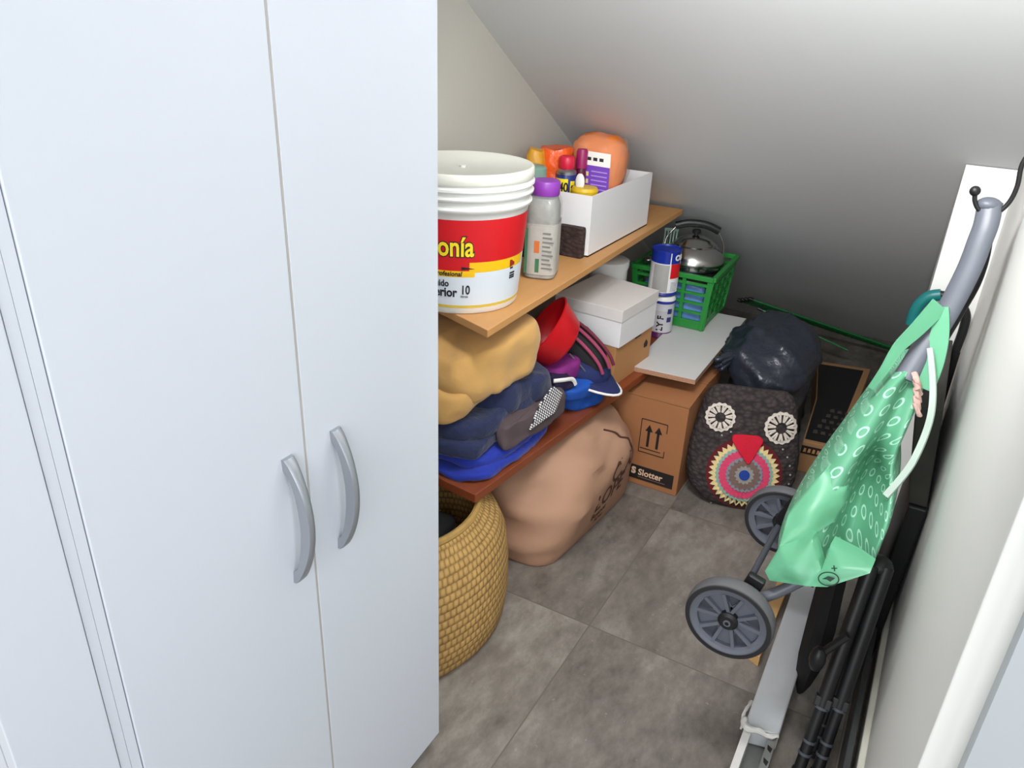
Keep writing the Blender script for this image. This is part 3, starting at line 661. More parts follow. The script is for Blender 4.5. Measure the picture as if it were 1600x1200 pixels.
for k in range(9):
    a = smooth(arc((0, 0, 0)), 8)[k*4]; t_ = k/8; w_ = .036*math.sin(PI*(.2+.7*t_))
    rings.append([a+Vector((math.cos(q_)*w_*.9-.012, .035*math.sin(q_)+.02, math.sin(q_+.6)*w_*.9)) for q_ in [2*PI*m/14 for m in range(14)]])
G().loft(rings).noise(.004, 30, 3).out('body', BLACKCLOTH, pou)
for o_, m_ in (((.004, -.010, .014), PNK), ((.014, .012, .026), PNK), ((.018, .03, .030), M('dark_pink_piping', (104, 26, 50), .7, var=.15))): G().tube(arc(o_), .005, 8, 6).out('piping', m_, pou)
G().tube([(-.80, 1.785, SH+.158), (-.768, 1.785, SH+.135), (-.745, 1.79, SH+.11)], .003, 6, 4).out('zip', DGREY, pou)

# ------------------------------------------------------------------ on the floor: big carton, beige bag, basket
cb = thing('shipping_carton', (-.665, 2.3, 0), 'large brown shipping carton with two up arrows on the floor', 'box')
G().box(-.82, -.52, 2.07, 2.42, 0, .315).out('body', CARD, cb, smooth=False, bevel=.003)
G().slab([(-.822, 2.068, .315), (-.518, 2.068, .317), (-.518, 2.24, .326), (-.822, 2.24, .322)], (0, 0, .004)).out('flap', CARD, cb, smooth=False)
G().slab([(-.822, 2.25, .322), (-.518, 2.25, .326), (-.518, 2.42, .317), (-.822, 2.42, .315)], (0, 0, .004)).out('flap', CARD, cb, smooth=False)
yf = 2.0685
fr = G(); x0, x1, za, zb_ = -.661, -.577, .125, .242
for a, b in (((x0, za), (x1, za)), ((x0, zb_), (x1, zb_)), ((x0, za), (x0, zb_)), ((x1, zb_-.03), (x1, zb_)), ((x1, za), (x1, za+.022)), ((x0+.004, za+.014), (x1-.012, za+.014))): fr.obox((a[0], yf, a[1]), (b[0], yf, b[1]), (0, 1, 0), .001, .0022)
for xc in (-.634, -.603):
    fr.box(xc-.004, xc+.004, yf-.0005, yf+.0005, .148, .205)
    fr.slab([(xc-.012, yf-.0005, .203), (xc+.012, yf-.0005, .203), (xc, yf-.0005, .226)], (0, .001, 0))
fr.out('printed_arrows', INK, cb, smooth=False)
bl = G().box(-.69, -.535, yf-.0004, yf+.0006, .022, .072).out('printed_label', INK, cb, smooth=False)
text('lettering', 'Slotter', M('label_peach', (226, 190, 160), .6, var=0), cb, ((-.652, yf-.0006, .04), (1, 0, 0), (0, 0, 1)), .031, bold=.0006, sx=.95)
text('lettering', 'S', M('label_peach', (226, 190, 160)), cb, ((-.675, yf-.0006, .041), (1, 0, 0), (0, 0, 1)), .032, bold=.0016)
G().box(-.652, -.56, yf-.0008, yf-.0003, .031, .0335).out('printed_line', M('brown_ink', (120, 90, 70), .6, var=0), cb, smooth=False)
# beige bag
bgt = thing('cloth_bag', (-.86, 1.78, 0), 'stuffed beige cloth dust bag bulging out under the lower shelf', 'bag')
def bring(z, x0, x1, ya, yb, p=3.2): return [((x0+x1)/2+(a[0]), (ya+yb)/2+a[1], z) for a in [(q_[0], q_[1]) for q_ in sq((0, 0, 0), (x1-x0)/2, (yb-ya)/2, 0, 72, p)]]
BEI = M('beige_cloth', (176, 136, 110), .75, var=.06, vs=9, bump=.12, bs=16, bd=.01)
rs = [bring(0.0, -1.04, -.705, 1.525, 2.04, 6), bring(.006, -1.05, -.697, 1.512, 2.045, 6.5), bring(.07, -1.075, -.672, 1.505, 2.05, 4.6), bring(.16, -1.08, -.645, 1.52, 2.055, 3.6), bring(.22, -1.07, -.64, 1.55, 2.05), bring(.27, -1.05, -.665, 1.60, 2.03), bring(.305, -1.0, -.70, 1.66, 1.99), bring(.33, -.94, -.76, 1.74, 1.92)]
ss = []
for i in range(len(rs)-1):
    for k in range(4): 
        p0, p1, p2, p3 = rs[max(i-1, 0)], rs[i], rs[i+1], rs[min(i+2, len(rs)-1)]; t_ = k/4
        ss.append([.5*((2*Vector(b))+(Vector(c)-Vector(a))*t_+(2*Vector(a)-5*Vector(b)+4*Vector(c)-Vector(d))*t_*t_+(3*Vector(b)-Vector(a)-3*Vector(c)+Vector(d))*t_**3) for a, b, c, d in zip(p0, p1, p2, p3)])
ss.append([Vector(p) for p in rs[-1]])
g = G().loft(ss)
# creases: ridged noise
for i, p in enumerate(g.v):
    n_ = noise.noise(Vector((p.x*7+p.z*9, p.y*6-p.z*5, p.z*4)))
    r_ = 1-abs(noise.noise(Vector((p.y*5+p.z*8+3, p.z*6-p.y*4, p.x*5))))*2
    d = Vector((p.x+.86, p.y-1.78, 0)); d = d.normalized() if d.length > .01 else d
    k_ = min(1, .25+p.z/.12)*(1-.85*min(1, max(0, (p.y-1.62)/.08))*min(1, max(0, (.25-p.z)/.06))); r3 = 1-abs(noise.noise(Vector((p.y*9-p.z*10, p.z*7+p.y*3, 5+p.x*3))))*2.6
    g.v[i] = p+d*(n_*.018+max(0, r_-.5)*.03+max(0, r3)*.010-.008)*k_+Vector((0, 0, 0))
    g.v[i].x += (p.y-1.51)*.085*min(1, max(0, 1-p.z/.3))*(1 if p.x > -.86 else 0)
    g.v[i].z = max(g.v[i].z, 0)
g.out('body', BEI, bgt, sharp=80)
SR = M('seam_brown', (80, 46, 34), .8, var=0)
def bagx(y, z):                       # outermost x of the bag at (y,z)
    best = None
    for v in g.v:
        if v.x > -.86:
            d = abs(v.y-y)+abs(v.z-z)
            if best is None or d < best[0]: best = (d, v.x)
    return best[1]
import mathutils.bvhtree
bvh = mathutils.bvhtree.BVHTree.FromPolygons([tuple(v) for v in g.v], [f for f in g.f])
def on_bag(y, z, o=.001):
    h = bvh.ray_cast(Vector((.5, y, z)), Vector((-1, 0, 0)))
    return (h[0]+h[1]*math.copysign(o, h[1].x)) if h[0] else Vector((-.7, y, z))
def bagtext(s_, y0, zz, size, slope=0, sx=1, bold=.0006):
    def wfun(u, v, d): return on_bag(y0+u, zz+v+slope*u, .0015+d*.3)
    return text('lettering', s_, SR, bgt, size=size, warp=wfun, bold=bold, depth=.0004, sx=sx)
bagtext('CLA', 1.775, .165, .085, 0, .9); bagtext('LOPE', 1.70, .105, .085, 0, .9); bagtext('Buenos', 1.70, .075, .03, 0); bagtext('Aires', 1.735, .045, .026, 0)
G().tube([on_bag(y, z, .002) for y, z in ((1.83, .30), (1.86, .285), (1.87, .27), (1.90, .255), (1.905, .235), (1.935, .22), (1.94, .19), (1.915, .17))], .003, 6, 3).out('drawstring', SR, bgt)
# seagrass basket
SEA = m_weave('seagrass', (136, 98, 50), (208, 168, 100), 66, .55)
bk = thing('basket', (-.89, 1.19, 0), 'large woven seagrass basket behind the wardrobe under the lower shelf', 'basket')
def el(cx, cy, rx, ry, z, n=64): return [(cx+rx*math.cos(2*PI*k/n+PI*.8), cy+ry*math.sin(2*PI*k/n+PI*.8), z) for k in range(n)]
prof = ((.185, .25, 0), (.2, .265, .015), (.207, .272, .08), (.205, .27, .16), (.197, .26, .23), (.18, .235, .28), (.15, .19, .315), (.14, .18, .325))
prs = [el(-.895, 1.195, *p) for p in prof]; inn = [el(-.895, 1.195, a-.012, b-.012, z) for a, b, z in ((.14, .18, .325), (.15, .19, .31), (.18, .235, .27), (.19, .25, .16), (.18, .24, .02))]
gb = G().loft(prs+inn); gb.out('body', SEA, bk)
G().tube(el(-.895, 1.195, .136, .176, .328, 48)+[el(-.895, 1.195, .136, .176, .328, 48)[0]], .009, 8, 1).out('rim', m_wood('grass_rim', (150, 116, 60), (196, 160, 92), (60, 60, 20), .8), bk)
tag(soft([(-1.0, 1.05), (-.82, 1.05), (-.82, 1.30), (-1.0, 1.30)], .03, .27, amp=.01, seed=20).out('dark_cloth', BLACKCLOTH), 'black cloth stuffed inside the seagrass basket', 'clothing')

# ------------------------------------------------------------------ crochet owl cushion
a_ = math.radians(18)
U = Vector((math.cos(a_), math.sin(a_), 0)); H = Vector((-math.sin(a_), math.cos(a_), 0)); V = (H*.3+Vector((0, 0, .954))).normalized(); N = U.cross(V)
O = Vector((-.335, 2.1, 0))
ow = thing('owl_cushion', O, 'dark brown crochet owl cushion leaning against the black garbage bag', 'cushion')
def half(v):                    # half width of the silhouette at height v
    pts = [(0, .06), (.02, .105), (.06, .15), (.12, .168), (.2, .166), (.28, .152), (.34, .14), (.37, .128), (.385, .105)]
    for (a, b), (c, d) in zip(pts, pts[1:]):
        if v <= c: return b+(d-b)*(v-a)/(c-a)
    return .105
def dome(u, v):                 # thickness of the front above the mid plane
    h = half(v); k = min(1, abs(u)/h); e = min(1, v/.07, (.392-v)/.05); e = max(e, 0)
    return .048*(1-k**4)**.5*(1-(1-e)**2)**.5
def owp(u, v, o=0): 
    return O+N*(-.0)+U*u+V*v+N*(dome(u, v)-.03+o)
g = G(); nv = 30; nuu = 30; fr_ = []; bk_ = []
for j in range(nv+1):
    v = .001+.384*j/nv; h = half(v)
    fr_.append([O+U*(h*(-1+2*i/nuu))+V*v+N*(dome(h*(-1+2*i/nuu)*.9999, v)-.03) for i in range(nuu+1)])
    bk_.append([O+U*(h*(-1+2*i/nuu))+V*v+N*(-dome(h*(-1+2*i/nuu)*.9999, v)*.9-.03) for i in range(nuu+1)])
loops = [f_+b_[::-1][1:-1] for f_, b_ in zip(fr_, bk_)]
for L_ in loops:
    for p in L_: p.z = max(p.z, 0)
g.loft(loops); g.noise(.003, 60, 3); 
for p in g.v: p.z = max(p.z, 0)
g.out('body', m_crochet('brown_crochet', (40, 34, 34), (76, 66, 64)), ow, sharp=80)
def disc(name, cu, cv, r0, r1, mat, par, o, spikes=0, amp=0, n=96, a0=0, a1=2*PI, squash=1):
    rings = []
    for r_ in (r0, r1):
        ring = []
        for k in range(n+1):
            a = a0+(a1-a0)*k/n; rr = r_
            if spikes and r_ == r1: rr = r_+amp*(1-2*abs(((a*spikes/(2*PI)) % 1)-.5)*2*.5)
            ring.append((cu+rr*math.cos(a), cv+rr*math.sin(a)*squash))
        rings.append(ring)
    top = [[owp(u, v, o) for u, v in r] for r in rings]; low = [[owp(u, v, o-.004) for u, v in r] for r in rings]
    gg = G().loft(top, False, False, False); gg.loft([top[1], low[1]], False, False, False); gg.loft([low[0], top[0]], False, False, False)
    return gg.out(name, mat, par, smooth=False)
def YM(name, c): return M(name, c, .95, var=.25, vs=150, bump=.5, bs=150)
cu_, cv_ = .006, .122; KO = .93
disc('ring', cu_, cv_, .0, .122*KO, YM('yarn_maroon', (96, 22, 30)), ow, .002)
disc('ring', cu_, cv_, .0, .099*KO, YM('yarn_cream', (226, 204, 146)), ow, .004, 36, .014, 288)
disc('ring', cu_, cv_, .0, .088*KO, YM('yarn_teal', (140, 170, 160)), ow, .006, 40, .005, 320)
disc('ring', cu_, cv_, .0, .078*KO, YM('yarn_pink', (214, 66, 104)), ow, .008, 36, .005, 288)
disc('ring', cu_, cv_, .0, .055*KO, YM('yarn_blue_grey', (130, 140, 150)), ow, .010, 30, .005, 240)
disc('ring', cu_, cv_, .0, .045*KO, YM('yarn_brown_grey', (120, 96, 88)), ow, .012, 20, .008, 240)
disc('ring', cu_, cv_, .0, .026*KO, YM('yarn_grey', (150, 146, 140)), ow, .013, 14, .006, 200)
disc('ring', cu_, cv_, .0, .017*KO, YM('yarn_blue', (30, 64, 150)), ow, .015)
YC_ = YM('yarn_white', (214, 204, 192))
for eu, ev, er in ((-.087, .289, .042), (.094, .279, .047)):
    e = disc('eye', eu, ev, er*.86, er*1.0, YC_, ow, .006, 16, .004, 160)
    for k in range(11):
        a = 2*PI*k/11+.2; p0 = owp(eu+er*.38*math.cos(a), ev+er*.38*math.sin(a), .006); p1 = owp(eu+er*.85*math.cos(a-.12), ev+er*.85*math.sin(a-.12), .008); p2 = owp(eu+er*.85*math.cos(a+.12), ev+er*.85*math.sin(a+.12), .008)
        gg = G(); gg.tube([p0, p1], .0036, 6, 1); gg.tube([p0, p2], .0036, 6, 1); gg.out('spoke', YC_, e)
gg = G(); bq = [(-.046, .236), (-.04, .243), (-.02, .246), (.03, .248), (.04, .244), (.046, .236), (.044, .225), (.018, .162), (.012, .158), (.006, .160), (-.044, .222)]
top = [owp(u, v, .018) for u, v in bq]; low = [owp(u, v, .004) for u, v in bq]
gg.loft([low, top]); gg.out('beak', M('yarn_red', (204, 20, 48), .9, var=.12, vs=150, bump=.4, bs=200), ow, bevel=.002)
gg = G()
for k in range(22):
    a = -2.4+4.4*k/21+.2; 
    if 1.2 < a < 1.9: continue
    rr = .138; u, v = cu_+rr*math.cos(a), cv_+rr*math.sin(a)*1.0
    if abs(u) < half(v)*.97 and v > .01: gg.ball(owp(u, v, .001), .0032, 6, 4)
gg.out('stitches', YM('yarn_pale', (170, 178, 176)), ow)

# ------------------------------------------------------------------ black garbage bag
gbt = thing('garbage_bag', (-.4, 2.6, 0), 'shiny black garbage bag stuffed behind the owl cushion', 'bag')
g = G(); rings = []
cb_ = Vector((-.395, 2.56))
for z, x0, x1, ky in ((0, -0.466, -.275, .75), (.02, -0.486, -.262, .86), (.08, -0.494, -.262, .95), (.16, -0.498, -.258, 1.0), (.24, -0.499, -.258, 1.0), (.31, -0.502, -.256, .98), (.345, -.535, -.24, .95), (.38, -.54, -.245, .9), (.415, -.525, -.262, .78), (.44, -.495, -.29, .6), (.456, -.46, -.33, .4), (.462, -.42, -.38, .15)):
    rings.append(sq(((x0+x1)/2, cb_.y+z*.05, z), (x1-x0)/2, .27*ky, 0, 72, 2.8))
R2 = []
for a, b in zip(rings, rings[1:]):
    for k in range(4): R2.append([Vector(p).lerp(Vector(q_), k/4) for p, q_ in zip(a, b)])
R2.append([Vector(p) for p in rings[-1]]); g.loft(R2)
for i, p in enumerate(g.v):
    q_ = Vector((p.x*6+p.z*5, p.y*4.5, p.z*8+p.x*4)); r_ = 1-abs(noise.noise(q_))*2.2; r2 = 1-abs(noise.noise(q_*2.3+Vector((4, 1, 7))))*2.2
    d = Vector((p.x-cb_.x, p.y-cb_.y, (p.z-.25)*.6)).normalized()
    g.v[i] = p+d*(max(0, r_)**3*.020+max(0, r2)**3*.008*(1 if p.x < cb_.x+.05 else .35)-.010); g.v[i].z = max(0, g.v[i].z)
BAGM = M('black_polythene', (38, 43, 54), .33, var=.1, spec=.6, bump=.6, bs=15, bd=.015)
g.out('body', BAGM, gbt, sharp=80)
kn = G()
for k in range(7):
    a = -.9+k*.3; kn.tube([(-.47, 2.40, .375), (-.488+.01*math.cos(a*2), 2.365, .385+.018*math.sin(a)), (-.512+.012*math.sin(k*2.1), 2.335-.01*(k % 3), .368+.03*math.sin(a))], .013, 8, 4, taper=.007)
kn.noise(.006, 40, 5).out('tied_neck', BAGM, gbt, sharp=80)

# ------------------------------------------------------------------ dark printed carton behind the owl
dk = thing('printed_carton', (-.165, 2.84, 0), 'flat black printed carton with bare cardboard edges behind the owl cushion', 'box')
DQ = [(-.222, 2.455), (-.105, 2.47), (-.103, 3.24), (-.305, 3.2), (-.245, 2.82)]
G().prism(DQ, 0, .115).out('body', M('dull_cardboard', (160, 120, 80), .8, var=.06), dk, smooth=False, bevel=.002)
c2 = Vector((sum(p[0] for p in DQ)/4, sum(p[1] for p in DQ)/4))
dq2 = [(-.30, 2.50), (-.130, 2.50), (-.128, 3.20), (-.30, 3.17)]
G().prism([(-.219, 2.475), (-.128, 2.485), (-.126, 3.20), (-.296, 3.165), (-.240, 2.82)], .115, .117).out('printed_panel', M('black_print', (16, 15, 16), .5, var=.2), dk, smooth=False)
G().slab([(-.222, 2.4545, .07), (-.125, 2.466, .07), (-.125, 2.466, .1), (-.222, 2.4545, .1)], (0, -.001, 0)).out('printed_label', INK, dk, smooth=False)
for k in range(6): G().slab([(-.215+.014*k+dx, 2.4542+.119*(.014*k+dx), z_) for dx, z_ in ((0, .078), (.009, .078), (.009, .092), (.002, .092))], (0, -.0018, 0)).out('printed_letter', CARD_L, dk, smooth=False)
GHO = M('faint_grey_ink', (70, 64, 56), .6, var=0)
for i in range(5):
    for k in range(3): G().slab([(-.205+.025*k+.006*i, 2.53+.05*i+.004*k, .117), (-.19+.025*k+.006*i, 2.532+.05*i+.004*k, .117), (-.193+.025*k+.006*i, 2.56+.05*i, .117), (-.206+.025*k+.006*i, 2.556+.05*i, .117)], (0, 0, .0005)).out('printed_letter', GHO, dk, smooth=False)

# ------------------------------------------------------------------ green garden stakes
STG = M('stake_green', (22, 112, 56), .4, var=.1)
def stake(a, b, r, label, group=None):
    t = thing('garden_stake', a, label, 'stake', group)
    a = Vector(a); b = Vector(b); d = (b-a).normalized()
    g = G().tube([a, b], r, 8, 1); n_ = int((b-a).length/.03)
    for k in range(n_):
        p = a.lerp(b, (k+.5)/n_); g.tube([p-d*.002, p+d*.002], r*1.25, 8, 1)
    g.out('rod', STG, t); 
    G().tube([a-d*.02, a+d*.004], r*1.5, 8, 1).out('end_cap', BLACK, t); return t
grp = 'bundle of green stakes under the stair slope'
L_ = 'long thin green garden stake lying in the bundle where slope meets floor'
for k in range(4):
    stake((-.725+.02*k, 3.545-.02*k, .190+.012*k), (-.02, 3.77-.03*k, .022+.014*k), .0058, L_, grp)
stake((-.60, 3.40, .215), (-.218, 3.44, .10), .005, 'single green garden stake sticking out below the bundle')

# ------------------------------------------------------------------ metal profile and batten on the floor
mp_ = thing('metal_profile', (-.06, 1.5, 0), 'long grey metal channel wrapped in white film on the floor', 'metal profile')
WRAP = M('grey_film', (198, 201, 204), .38, .1, var=.05, vs=20)
xa, xb = -.098, -.030
G().prism([(xa, 1.25), (xb, 1.265), (xb+.004, 2.3), (xa-.006, 2.3)], .004, .05).out('wrapped_body', WRAP, mp_, smooth=False, bevel=.004)
RAIL = M('zinc_rail', (150, 152, 150), .4, .6, var=.08)
G().box(xa+.001, xa+.016, .9, 1.25, 0, .045).out('rail', M('white_film', (214, 212, 208), .35, var=.1, bump=.4, bs=60), mp_, smooth=False)
rl = G().box(xb-.018, xb-.002, .9, 1.265, 0, .045).out('rail', RAIL, mp_, smooth=False)
G().box(xa+.016, xb-.018, .9, 1.26, 0, .003).out('web', M('zinc_web', (126, 128, 124), .5, .4, var=.1), mp_, smooth=False)
for k in range(6):
    y = 1.235-.035*k; G().slab([(xb-.015, y, .0452), (xb-.004, y-.006, .0452), (xb-.006, y-.018, .0452), (xb-.013, y-.012, .0452)], (0, 0, .0005)).out('printed_mark', INK, rl, smooth=False)
tf = G().tube([(xa-.002, 1.30, .02), (xa-.004, 1.27, .05), (xa+.004, 1.25, .055), (xa+.03, 1.248, .053), (xb, 1.262, .05)], .006, 8, 5).noise(.006, 60, 2); tf.out('torn_film', M('white_film', (214, 212, 208)), mp_)
G().tube([(xa-.004, 1.34, .03), (xa-.008, 1.29, .05), (xa-.004, 1.25, .04)], .005, 8, 4, taper=.002).noise(.004, 80, 5).out('torn_film', M('white_film', (214, 212, 208)), mp_)
tag(G().prism([(-.148, 1.50), (-.118, 1.485), (-.108, 2.15), (-.138, 2.15)], 0, .03).out('wooden_batten', m_wood('pine', (190, 146, 92), (214, 172, 116), (60, 3, 60)), smooth=False, bevel=.001), 'raw pine batten lying beside the grey metal channel', 'batten')

# ------------------------------------------------------------------ things leaning on the right wall
fp = thing('folding_table', (.103, 1.95, 0), 'tall black folded table standing on edge along the right wall', 'table')
PANB = M('panel_black', (20, 21, 23), .5, var=.15)
G().slab([(.077, 1.65, .0), (.113, 1.65, .0), (.127, 1.65, .44), (.088, 1.65, .44)], (0, .45, 0)).out('lower_leaf', PANB, fp, smooth=False, bevel=.004)
G().slab([(.086, 1.66, .44), (.125, 1.66, .44), (.098, 1.66, .675), (.048, 1.66, .662)], (0, .45, 0)).out('upper_leaf', M('panel_charcoal', (56, 54, 50), .8, var=.35, vs=20), fp, smooth=False, bevel=.004)
sp2 = thing('dark_plank', (.1, 1.4, 0), 'low dark grey plank lying on edge along the foot of the right wall', 'board')
G().slab([(.090, 1.18, 0), (.106, 1.18, 0), (.104, 1.18, .11), (.092, 1.18, .11)], (0, .46, 0)).out('plank', M('board_dark_grey', (58, 60, 60), .5, var=.15), sp2, smooth=False, bevel=.002)
sp3 = thing('flat_board', (.06, 1.6, 0), 'thin upright grey green board in front of the black panel', 'board')
G().slab([(.040, 1.53, 0), (.049, 1.53, 0), (.046, 1.53, .36), (.037, 1.53, .36)], (0, .30, 0)).out('face', M('board_edge_grey', (96, 100, 94), .6, var=.15), sp3, smooth=False)
# folded tripod
tr = thing('folded_tripod', (.06, 1.29, 0), 'folded black tripod standing upright in front of the black panel', 'tripod')
for i, (xx, yy) in enumerate(((.022, 1.235), (.055, 1.25), (.04, 1.30))):
    tx, ty = (.048, .074, .060)[i], (1.43, 1.44, 1.47)[i]
    a = Vector((xx, yy, .0)); b = Vector((tx, ty, .41))
    lg = G().tube([a+(b-a)*.33, b], .0145, 14, 1).out('leg', BLACK, tr)
    G().tube([a+(b-a)*.02, a+(b-a)*.34], .0115, 14, 1).out('lower_tube', BLACK, lg)
    G().tube([a, a+(b-a)*.03], .014, 14, 1).out('rubber_foot', BLACKCLOTH, lg)
    for k_ in (.10, .16, .325): G().tube([a+(b-a)*k_, a+(b-a)*(k_+.012)], .0160 if k_ > .3 else .0135, 14, 1).out('collar', DGREY, lg)
    G().obox(a+(b-a)*.33, a+(b-a)*.38, (1, 0, 0), .034, .026).out('clamp', BLACK, lg, smooth=False, bevel=.003)
G().ball((.061, 1.447, .405), (.026, .026, .018)).out('head', BLACK, tr)
G().ball((-.0, 1.315, .235), (.016, .02, .03)).tube([(.006, 1.32, .25), (.04, 1.335, .30)], .008, 8, 1).out('knob', BLACK, tr)
tag(G().loft([[(-.022+x*k, 1.47+y*k, z) for x, y in ((.0, -.04), (.02, -.05), (.038, -.02), (.03, .04), (.0, .03), (-.018, 0))] for z, k in ((0, .3), (.03, .6), (.1, .9), (.2, 1), (.3, .9), (.37, .8), (.39, .5))]).noise(.008, 20, 4).out('carry_sleeve', BLACKCLOTH, smooth=True), 'black cloth sleeve standing behind the tripod legs on the floor', 'sleeve')
# cane umbrella with teal crook
um = thing('umbrella', (.112, 2.15, 0), 'black cane umbrella with teal crook handle leaning on the wall', 'umbrella')
KU = 2.15/1.95
def uz(x, z): return (x*KU, 2.15, 1.365-(1.365-z)*KU)
G().tube([(.112, 2.15, .0), (.113, 2.15, .30), uz(.101, .70)], .013, 12, 4).out('canopy', BLACKCLOTH, um)
G().tube([uz(.101, .69), uz(.104, .755), uz(.098, .795), uz(.07, .823), uz(.036, .826)], .011, 12, 6).out('shaft', BLACK, um)
G().tube([uz(.04, .826), uz(.016, .815), uz(0, .785), uz(-.002, .745)], .0155, 12, 6).out('grip', M('teal_plastic', (20, 112, 112), .4, var=.06), um)

# ------------------------------------------------------------------ wall hook
hk = thing('wall_hook', (XR, 1.68, 1.12), 'black metal coat hook with ball tip on the right wall', 'hook')
G().tube([(.127, 1.68, 1.22), (.112, 1.68, 1.195), (.1, 1.68, 1.161), (.103, 1.68, 1.122), (.099, 1.68, 1.093), (.087, 1.68, 1.072), (.073, 1.68, 1.064), (.056, 1.68, 1.071), (.045, 1.68, 1.085), (.041, 1.68, 1.10)], .0042, 10, 5).out('wire', BLACK, hk)
G().ball((.040, 1.68, 1.104), .0095).out('ball_tip', BLACK, hk)
G().box(XR-.004, XR, 1.665, 1.695, 1.15, 1.25).out('plate', BLACK, hk, smooth=False, bevel=.003)

# ------------------------------------------------------------------ shopping trolley hanging from the hook
ct = thing('shopping_trolley', (-.02, 1.42, .28), 'mint green shopping trolley bag with grey wheels hanging from the wall hook', 'shopping cart')
GR = m_rings('mint_ring_fabric', (92, 160, 124), (178, 222, 200), .041)
GP = M('mint_fabric', (98, 168, 130), .42, var=.05, vs=8, bump=.12, bs=14, bd=.008)
PALE = M('pale_lining', (176, 192, 180), .7, var=.05)
def sect(zl, zr, l, r, Y, notch, dep):
    w_ = r-l; z = lambda x: zl+(zr-zl)*(x-l)/w_
    P = [(l+.12*w_, Y-.012), (l+.30*w_, Y-.022), (l+.46*w_, Y-.010), (l+.58*w_, Y+notch*.7), (l+.68*w_, Y+notch), (l+.80*w_, Y+notch*.75), (r-.04*w_, Y+.02), (r, Y+.06), (r, Y+dep*.6), (r-.06*w_, Y+dep*.92), (l+.5*w_, Y+dep), (l+.06*w_, Y+dep*.92), (l-.0, Y+dep*.55), (l, Y+.03)]
    return [(x, y, z(x)) for x, y in P]
secs = [sect(.775, .80, -.012, .050, 1.545, .02, .16), sect(.742, .766, -.029, .051, 1.535, .03, .2), sect(.684, .715, -.054, .050, 1.50, .03, .23), sect(.625, .662, -.074, .040, 1.46, .045, .26), sect(.575, .62, -.095, .035, 1.42, .12, .28), sect(.54, .59, -.110, .050, 1.39, .17, .29), sect(.495, .564, -.126, .055, 1.36, .18, .28), sect(.457, .536, -.133, .058, 1.33, .16, .27), sect(.428, .510, -.128, .054, 1.315, .14, .27), sect(.40, .455, -.118, .05, 1.31, .10, .26), sect(.385, .42, -.10, .04, 1.32, .05, .24)]
G().loft(secs[::-1], arc=True).out('bag', GR, ct, subsurf=2)
# plain lower pocket, folded over itself, with the printed mark
pv = [(-0.076, 1.415, 0.599), (-0.033, 1.395, 0.574), (-0.028, 1.39, 0.547), (-0.035, 1.37, 0.522), (-0.063, 1.325, 0.505), (-0.115, 1.295, 0.476), (-0.117, 1.35, 0.521), (-0.073, 1.335, 0.556), (-0.128, 1.27, 0.429), (-0.115, 1.26, 0.419), (-0.048, 1.25, 0.443), (-0.033, 1.275, 0.472), (-0.087, 1.312, 0.493), (-0.063, 1.295, 0.516), (-0.034, 1.27, 0.473), (-0.031, 1.315, 0.504), (0.018, 1.295, 0.507), (0.044, 1.275, 0.509), (0.043, 1.265, 0.503), (-0.017, 1.245, 0.459), (-0.085, 1.25, 0.469), (-0.003, 1.258, 0.5)]
roll = [(0, 1, 7), (1, 2, 7), (2, 3, 7), (3, 4, 7), (4, 5, 7), (5, 6, 7), (6, 0, 7)]
low_ = [(5, 8, 20), (8, 9, 20), (9, 10, 20), (10, 14, 20), (14, 13, 12, 20), (12, 5, 20)]
flp = [(14, 15, 21), (15, 16, 21), (16, 17, 21), (17, 18, 21), (18, 19, 21), (19, 10, 21), (10, 14, 21)]
def cloth(name, faces, mat, par, back, relax=2):
    # a cloth piece with depth: the front folds and a back sheet behind them, closed at the edges
    bm = bmesh.new(); vv = [bm.verts.new(p) for p in pv]
    for q_ in faces: bm.faces.new([vv[i] for i in q_])
    bmesh.ops.delete(bm, geom=[v for v in bm.verts if not v.link_faces], context='VERTS')
    bmesh.ops.recalc_face_normals(bm, faces=bm.faces); bmesh.ops.triangulate(bm, faces=bm.faces)
    for k in range(3):
        bmesh.ops.subdivide_edges(bm, edges=bm.edges[:], cuts=1, use_grid_fill=True)
        ins = [v for v in bm.verts if not v.is_boundary]
        for _ in range(relax): bmesh.ops.smooth_vert(bm, verts=ins, factor=.45, use_axis_x=True, use_axis_y=True, use_axis_z=True)
    for v in bm.verts:
        if not v.is_boundary: v.co.y += noise.noise(v.co*28)*.004
    bm.verts.index_update(); n_ = len(bm.verts)
    v = [x.co.copy() for x in bm.verts]; v += [p+Vector((.003, back, -.003)) for p in v]
    f = [tuple(x.index for x in q_.verts) for q_ in bm.faces]
    f2 = f+[tuple(i+n_ for i in q_[::-1]) for q_ in f]+[(e.verts[1].index, e.verts[0].index, e.verts[0].index+n_, e.verts[1].index+n_) for e in bm.edges if e.is_boundary]
    bm.free()
    return put(name, v, f2, mat, par, sharp=60)
po = cloth('pocket', roll, GP, ct, .05); cloth('pocket_base', low_+flp, GP, ct, .035, 1)
